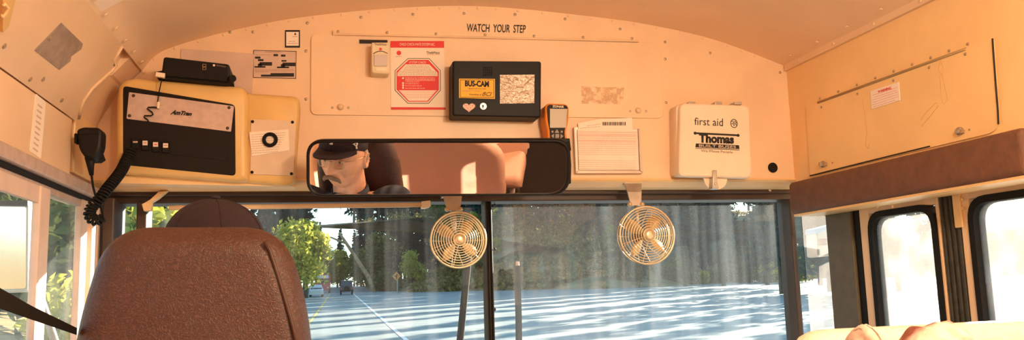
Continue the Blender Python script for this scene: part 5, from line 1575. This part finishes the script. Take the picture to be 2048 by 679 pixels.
for px, dist, s, lb_ in ((135, 42, 1.0, 'tall green tree above the bushes in the driver side window'), (95, 48, 1.0, 'tall green tree behind the sliding sash')):
    p = at_px(px, dist); plant('broadleaf_tree', broad_meshes(9, 4, 40+int(px), 2600, GREENL, .3, .1), p.x, p.y, s, px, lb_, 'tree')

# low scrub and leaf litter over the face of the right-hand bank
rnd2 = random.Random(77); bm = bmesh.new(); n_s = 0
while n_s < 26000:
    i = rnd2.randrange(8, len(base)-22); p = base[i].lerp(base[i+1], rnd2.random()); o = -offs(i); dd = 34*rnd2.random()**1.3
    x, y = p.x+o.x*dd+rnd2.gauss(0, 1), p.y+o.y*dd+rnd2.gauss(0, 1)
    if noise.noise(Vector((x*.14, y*.14, 5))) < -.05+.25*rnd2.random()-.2: continue
    z = surf_z(x, y)
    add_leaf(bm, Vector((x, y, z+abs(rnd2.gauss(0, .45)))), rnd2.uniform(.22, .5), rnd2, 1.3); n_s += 1
sm = finish('undergrowth', bm, leafmat('scrub_leaves', (.17, .145, .045), (.40, .29, .11), .3), BANK)
sm['kind'] = 'stuff'

# ---- leaning bare trunk
b0 = on_ground(748, 583); y0 = b0.y
t = thing('leaning_trunk', 'pale bare tree trunk leaning left over the roadside with a forked top', 'tree trunk', b0)
TRK = mat('pale_trunk', (.42, .26, .13), .85, var=.25, vscale=2)
part('trunk', tube([at(750, 586, 1, y0), at(736, 552, 1, y0), at(712, 515, 1, y0), at(690, 482, 1, y0), at(678, 464, 1, y0)], [.36, .36, .30, .24, .16], 10), TRK, t, True)
part('branch', tube([at(692, 486, 1, y0), at(676, 480, 1, y0+.5), at(662, 474, 1, y0+1), at(650, 474, 1, y0+1)], [.18, .16, .13, .08], 8), TRK, t, True)
# ---- road sign
b0 = on_ground(795, 584); y0 = b0.y
t = thing('road_sign', 'orange diamond road sign with a black arrow on a post at the roadside', 'road sign', b0)
part('post', tube([b0, at(795, 545, 1, y0)], .09, 8), STEEL, t)
part('sign_plate', prism([(793, 542.5), (801.5, 551.5), (793, 560.5), (784.5, 551.5)], 1, y0-.12, y0-.06), mat('sign_orange', (.90, .30, .04), .6), t)
part('arrow', prism([(792, 557), (792, 552), (788.5, 552), (788.5, 550.5), (792.5, 550.5), (793, 546.5), (796, 550), (794.5, 550), (794, 557)], 1, y0-.15, y0-.12), INK, t)
# ---- vehicles on the road
WHITEC = mat('white_car_paint', (.80, .80, .80), .25); REDC = mat('red_truck_paint', (.65, .05, .05), .35); DARKC = mat('dark_jeep_paint', (.03, .05, .055), .3); WINM = mat('car_window', (.02, .03, .04), .08); LAMP = mat('headlamp', (.9, .88, .8), .15)
def vehicle(name, label, c, L, Wd, H, paint, kind):
    t = thing(name, label, 'car' if kind != 'truck' else 'truck', c); ux = Vector((1, 0, 0)); uy = Vector((dr.x, dr.y, .0165)).normalized(); ux = Vector((uy.y, -uy.x, 0)).normalized(); uz = Vector((0, 0, 1))
    def Q(x, y, z): return c+ux*x+uy*y+uz*z
    def loft_x(prof, hw, m, nm, hw2=None):
        bm = bmesh.new(); hw2 = hw2 or hw
        zs = [p[1] for p in prof]; zm, zM = min(zs), max(zs)
        def wx(z): return hw+(hw2-hw)*(z-zm)/max(1e-6, zM-zm)
        add_loft(bm, [[Q(s*wx(z)*i, y, z) for y, z in prof] for s, i in ((-1, 1), (-1, .93), (1, .93), (1, 1))][::1] if False else [[Q(s*wx(z), y, z) for y, z in prof] for s in (-1, 1)])
        return part(nm, bm, m, t)
    h = H; l = L/2; w = Wd/2
    if kind == 'car':
        loft_x([(-l, .28), (-l, .70*h*.8), (-l*.62, h*.64), (l*.7, h*.66), (l, h*.60), (l, .28)], w, paint, 'body', w*.95)
        loft_x([(-l*.60, h*.62), (-l*.22, h), (l*.40, h), (l*.75, h*.64)], w*.92, paint, 'cabin', w*.72)
        loft_x([(-l*.585, h*.65), (-l*.24, h*.95), (-l*.20, h*.95), (-l*.5, h*.65)], w*.82, WINM, 'windscreen', w*.66)
    elif kind == 'jeep':
        loft_x([(-l, .5), (-l, h*.56), (l, h*.56), (l, .5)], w, paint, 'body')
        loft_x([(-l*.45, h*.55), (-l*.40, h), (l*.95, h), (l*.98, h*.55)], w*.9, paint, 'cabin', w*.82)
        loft_x([(l*.96, h*.60), (l*.965, h*.92), (l*.99, h*.92), (l*1.0, h*.60)], w*.75, WINM, 'rear_window'); loft_x([(-l*.47, h*.60), (-l*.43, h*.92), (-l*.41, h*.92), (-l*.44, h*.60)], w*.78, WINM, 'windscreen')
        bm = bmesh.new(); add_lathe(bm, Q(0, -l*1.0, h*.42), -uy, [(.36, 0), (.36, .2), (.15, .22)], 16); part('spare_wheel', bm, RUBBER, t)
        loft_x([(-l*1.02, .45), (-l*1.02, .62), (-l*.98, .62), (-l*.98, .45)], w, RUBBER, 'bumper')
        for s in (-1, 1): part('light', disc(Q(s*w*.8, -l*1.0, h*.46), -uy, .13, .03, 12), REDC, t)
    else:
        loft_x([(-l*.55, .7), (-l*.55, h), (l, h), (l, .7)], w, paint, 'cargo_box')
        loft_x([(-l, .45), (-l, h*.45), (-l*.86, h*.78), (-l*.56, h*.80), (-l*.56, .45)], w*.95, REDC, 'cab')
        loft_x([(-l*.995, h*.46), (-l*.875, h*.75), (-l*.86, h*.75), (-l*.97, h*.46)], w*.82, WINM, 'windscreen')
        loft_x([(-l*.56, h*.70), (-l*.56, h*.96), (-l*.55, h*.96), (-l*.55, h*.70)], w*.8, WHITEC, 'sign_board')
    r = .33 if kind == 'car' else .42
    for s in (-1, 1):
        for yy in (-l*.62, l*.62):
            bm = bmesh.new(); add_lathe(bm, Q(s*w*.98, yy, r), ux*s, [(r, -.22), (r, -.02), (r*.55, 0), (r*.5, -.03)], 16); part('wheel', bm, RUBBER, t)
    if kind != 'jeep':
        for s in (-1, 1): part('headlight', disc(Q(s*w*.72, -l*1.0, .48*h if kind == 'car' else .30*h), -uy, .11, .03, 12), LAMP, t)
    return t
vehicle('car', 'white car coming towards the bus in the left lane', on_ground(633, 592.5), 4.4, 1.75, 1.5, WHITEC, 'car')
vehicle('box_truck', 'red and white truck following behind the white car', on_ground(646, 585), 7.0, 2.3, 3.0, REDC, 'truck')
vehicle('jeep', 'dark jeep driving ahead in the lane of the bus', on_ground(693, 588.5), 4.0, 1.8, 1.95, DARKC, 'jeep')

# ================================================================== LIGHT
sun = bpy.data.lights.new('sun', 'SUN'); sun.energy = 14; sun.angle = math.radians(.35); sun.color = (1.0, .87, .68)
so = bpy.data.objects.new('sun', sun); COL.objects.link(so)
sd = Vector((SUN_AZ.x*math.cos(SUN_EL), SUN_AZ.y*math.cos(SUN_EL), math.sin(SUN_EL)))
so.rotation_euler = sd.to_track_quat('Z', 'Y').to_euler(); so.location = sd*50
w = bpy.data.worlds.new('world'); sc.world = w; w.use_nodes = True; nt = w.node_tree; bg = nt.nodes['Background']
sky = nt.nodes.new('ShaderNodeTexSky'); sky.sky_type = 'NISHITA'; sky.sun_disc = False; sky.sun_elevation = math.radians(24); sky.sun_rotation = math.atan2(SUN_AZ.x, SUN_AZ.y)
sky.altitude = 200; sky.dust_density = .6; sky.ozone_density = 2.0
hs = nt.nodes.new('ShaderNodeHueSaturation'); hs.inputs['Saturation'].default_value = .95
tn = nt.nodes.new('ShaderNodeMixRGB'); tn.blend_type = 'MULTIPLY'; tn.inputs['Fac'].default_value = 1; tn.inputs['Color2'].default_value = (.84, 1.0, .88, 1)
nt.links.new(sky.outputs[0], hs.inputs['Color']); nt.links.new(hs.outputs[0], tn.inputs['Color1']); nt.links.new(tn.outputs[0], bg.inputs['Color']); bg.inputs['Strength'].default_value = .27
# added fill lamps, unseen behind the viewpoint, set rightward to brighten the interior
LENSM = emit('fill_lens', (1.0, .86, .66), 1.6)
for i, (y, e) in enumerate(((.45, 40), (-1.2, 46))):
    t = thing('fill_lamp', 'added unseen fill lamp on the bus ceiling behind the viewpoint', 'lamp', (.40, y, 1.939), 'added fill lamps along the ceiling')
    bm = bmesh.new(); add_lathe(bm, (.40, y, 1.944), (0, 0, -1), [(.10, 0), (.10, .012), (.085, .02)], 24); part('base_ring', bm, STEEL, t, True)
    bm = bmesh.new(); add_lathe(bm, (.40, y, 1.925), (0, 0, -1), [(.082, 0), (.075, .02), (.045, .036), (.01, .042)], 24); part('lens', bm, LENSM, t, True)
    l = bpy.data.lights.new('fill_light', 'POINT'); l.energy = e; l.color = (1.0, .80, .56); l.shadow_soft_size = .09
    lo = bpy.data.objects.new('fill_light', l); COL.objects.link(lo); lo.location = (.40, y, 1.76)

# ================================================================== CAMERA
cam = bpy.data.cameras.new('camera'); co = bpy.data.objects.new('camera', cam); COL.objects.link(co)
cam.sensor_fit = 'HORIZONTAL'; cam.sensor_width = 36; cam.lens = 36*F/2048; cam.clip_start = .02; cam.clip_end = 1200
co.matrix_world = Matrix.Translation(CAM) @ ROT.to_4x4()
sc.camera = co
vs = sc.view_settings; vs.view_transform = 'Standard'; vs.look = 'None'; vs.exposure = 0.5; vs.gamma = 1.0; vs.use_curve_mapping = False
sc.cycles.use_denoising = True
sc.cycles.max_bounces = 10; sc.cycles.diffuse_bounces = 6; sc.cycles.transparent_max_bounces = 16; sc.cycles.glossy_bounces = 4
sc.cycles.sample_clamp_indirect = 8
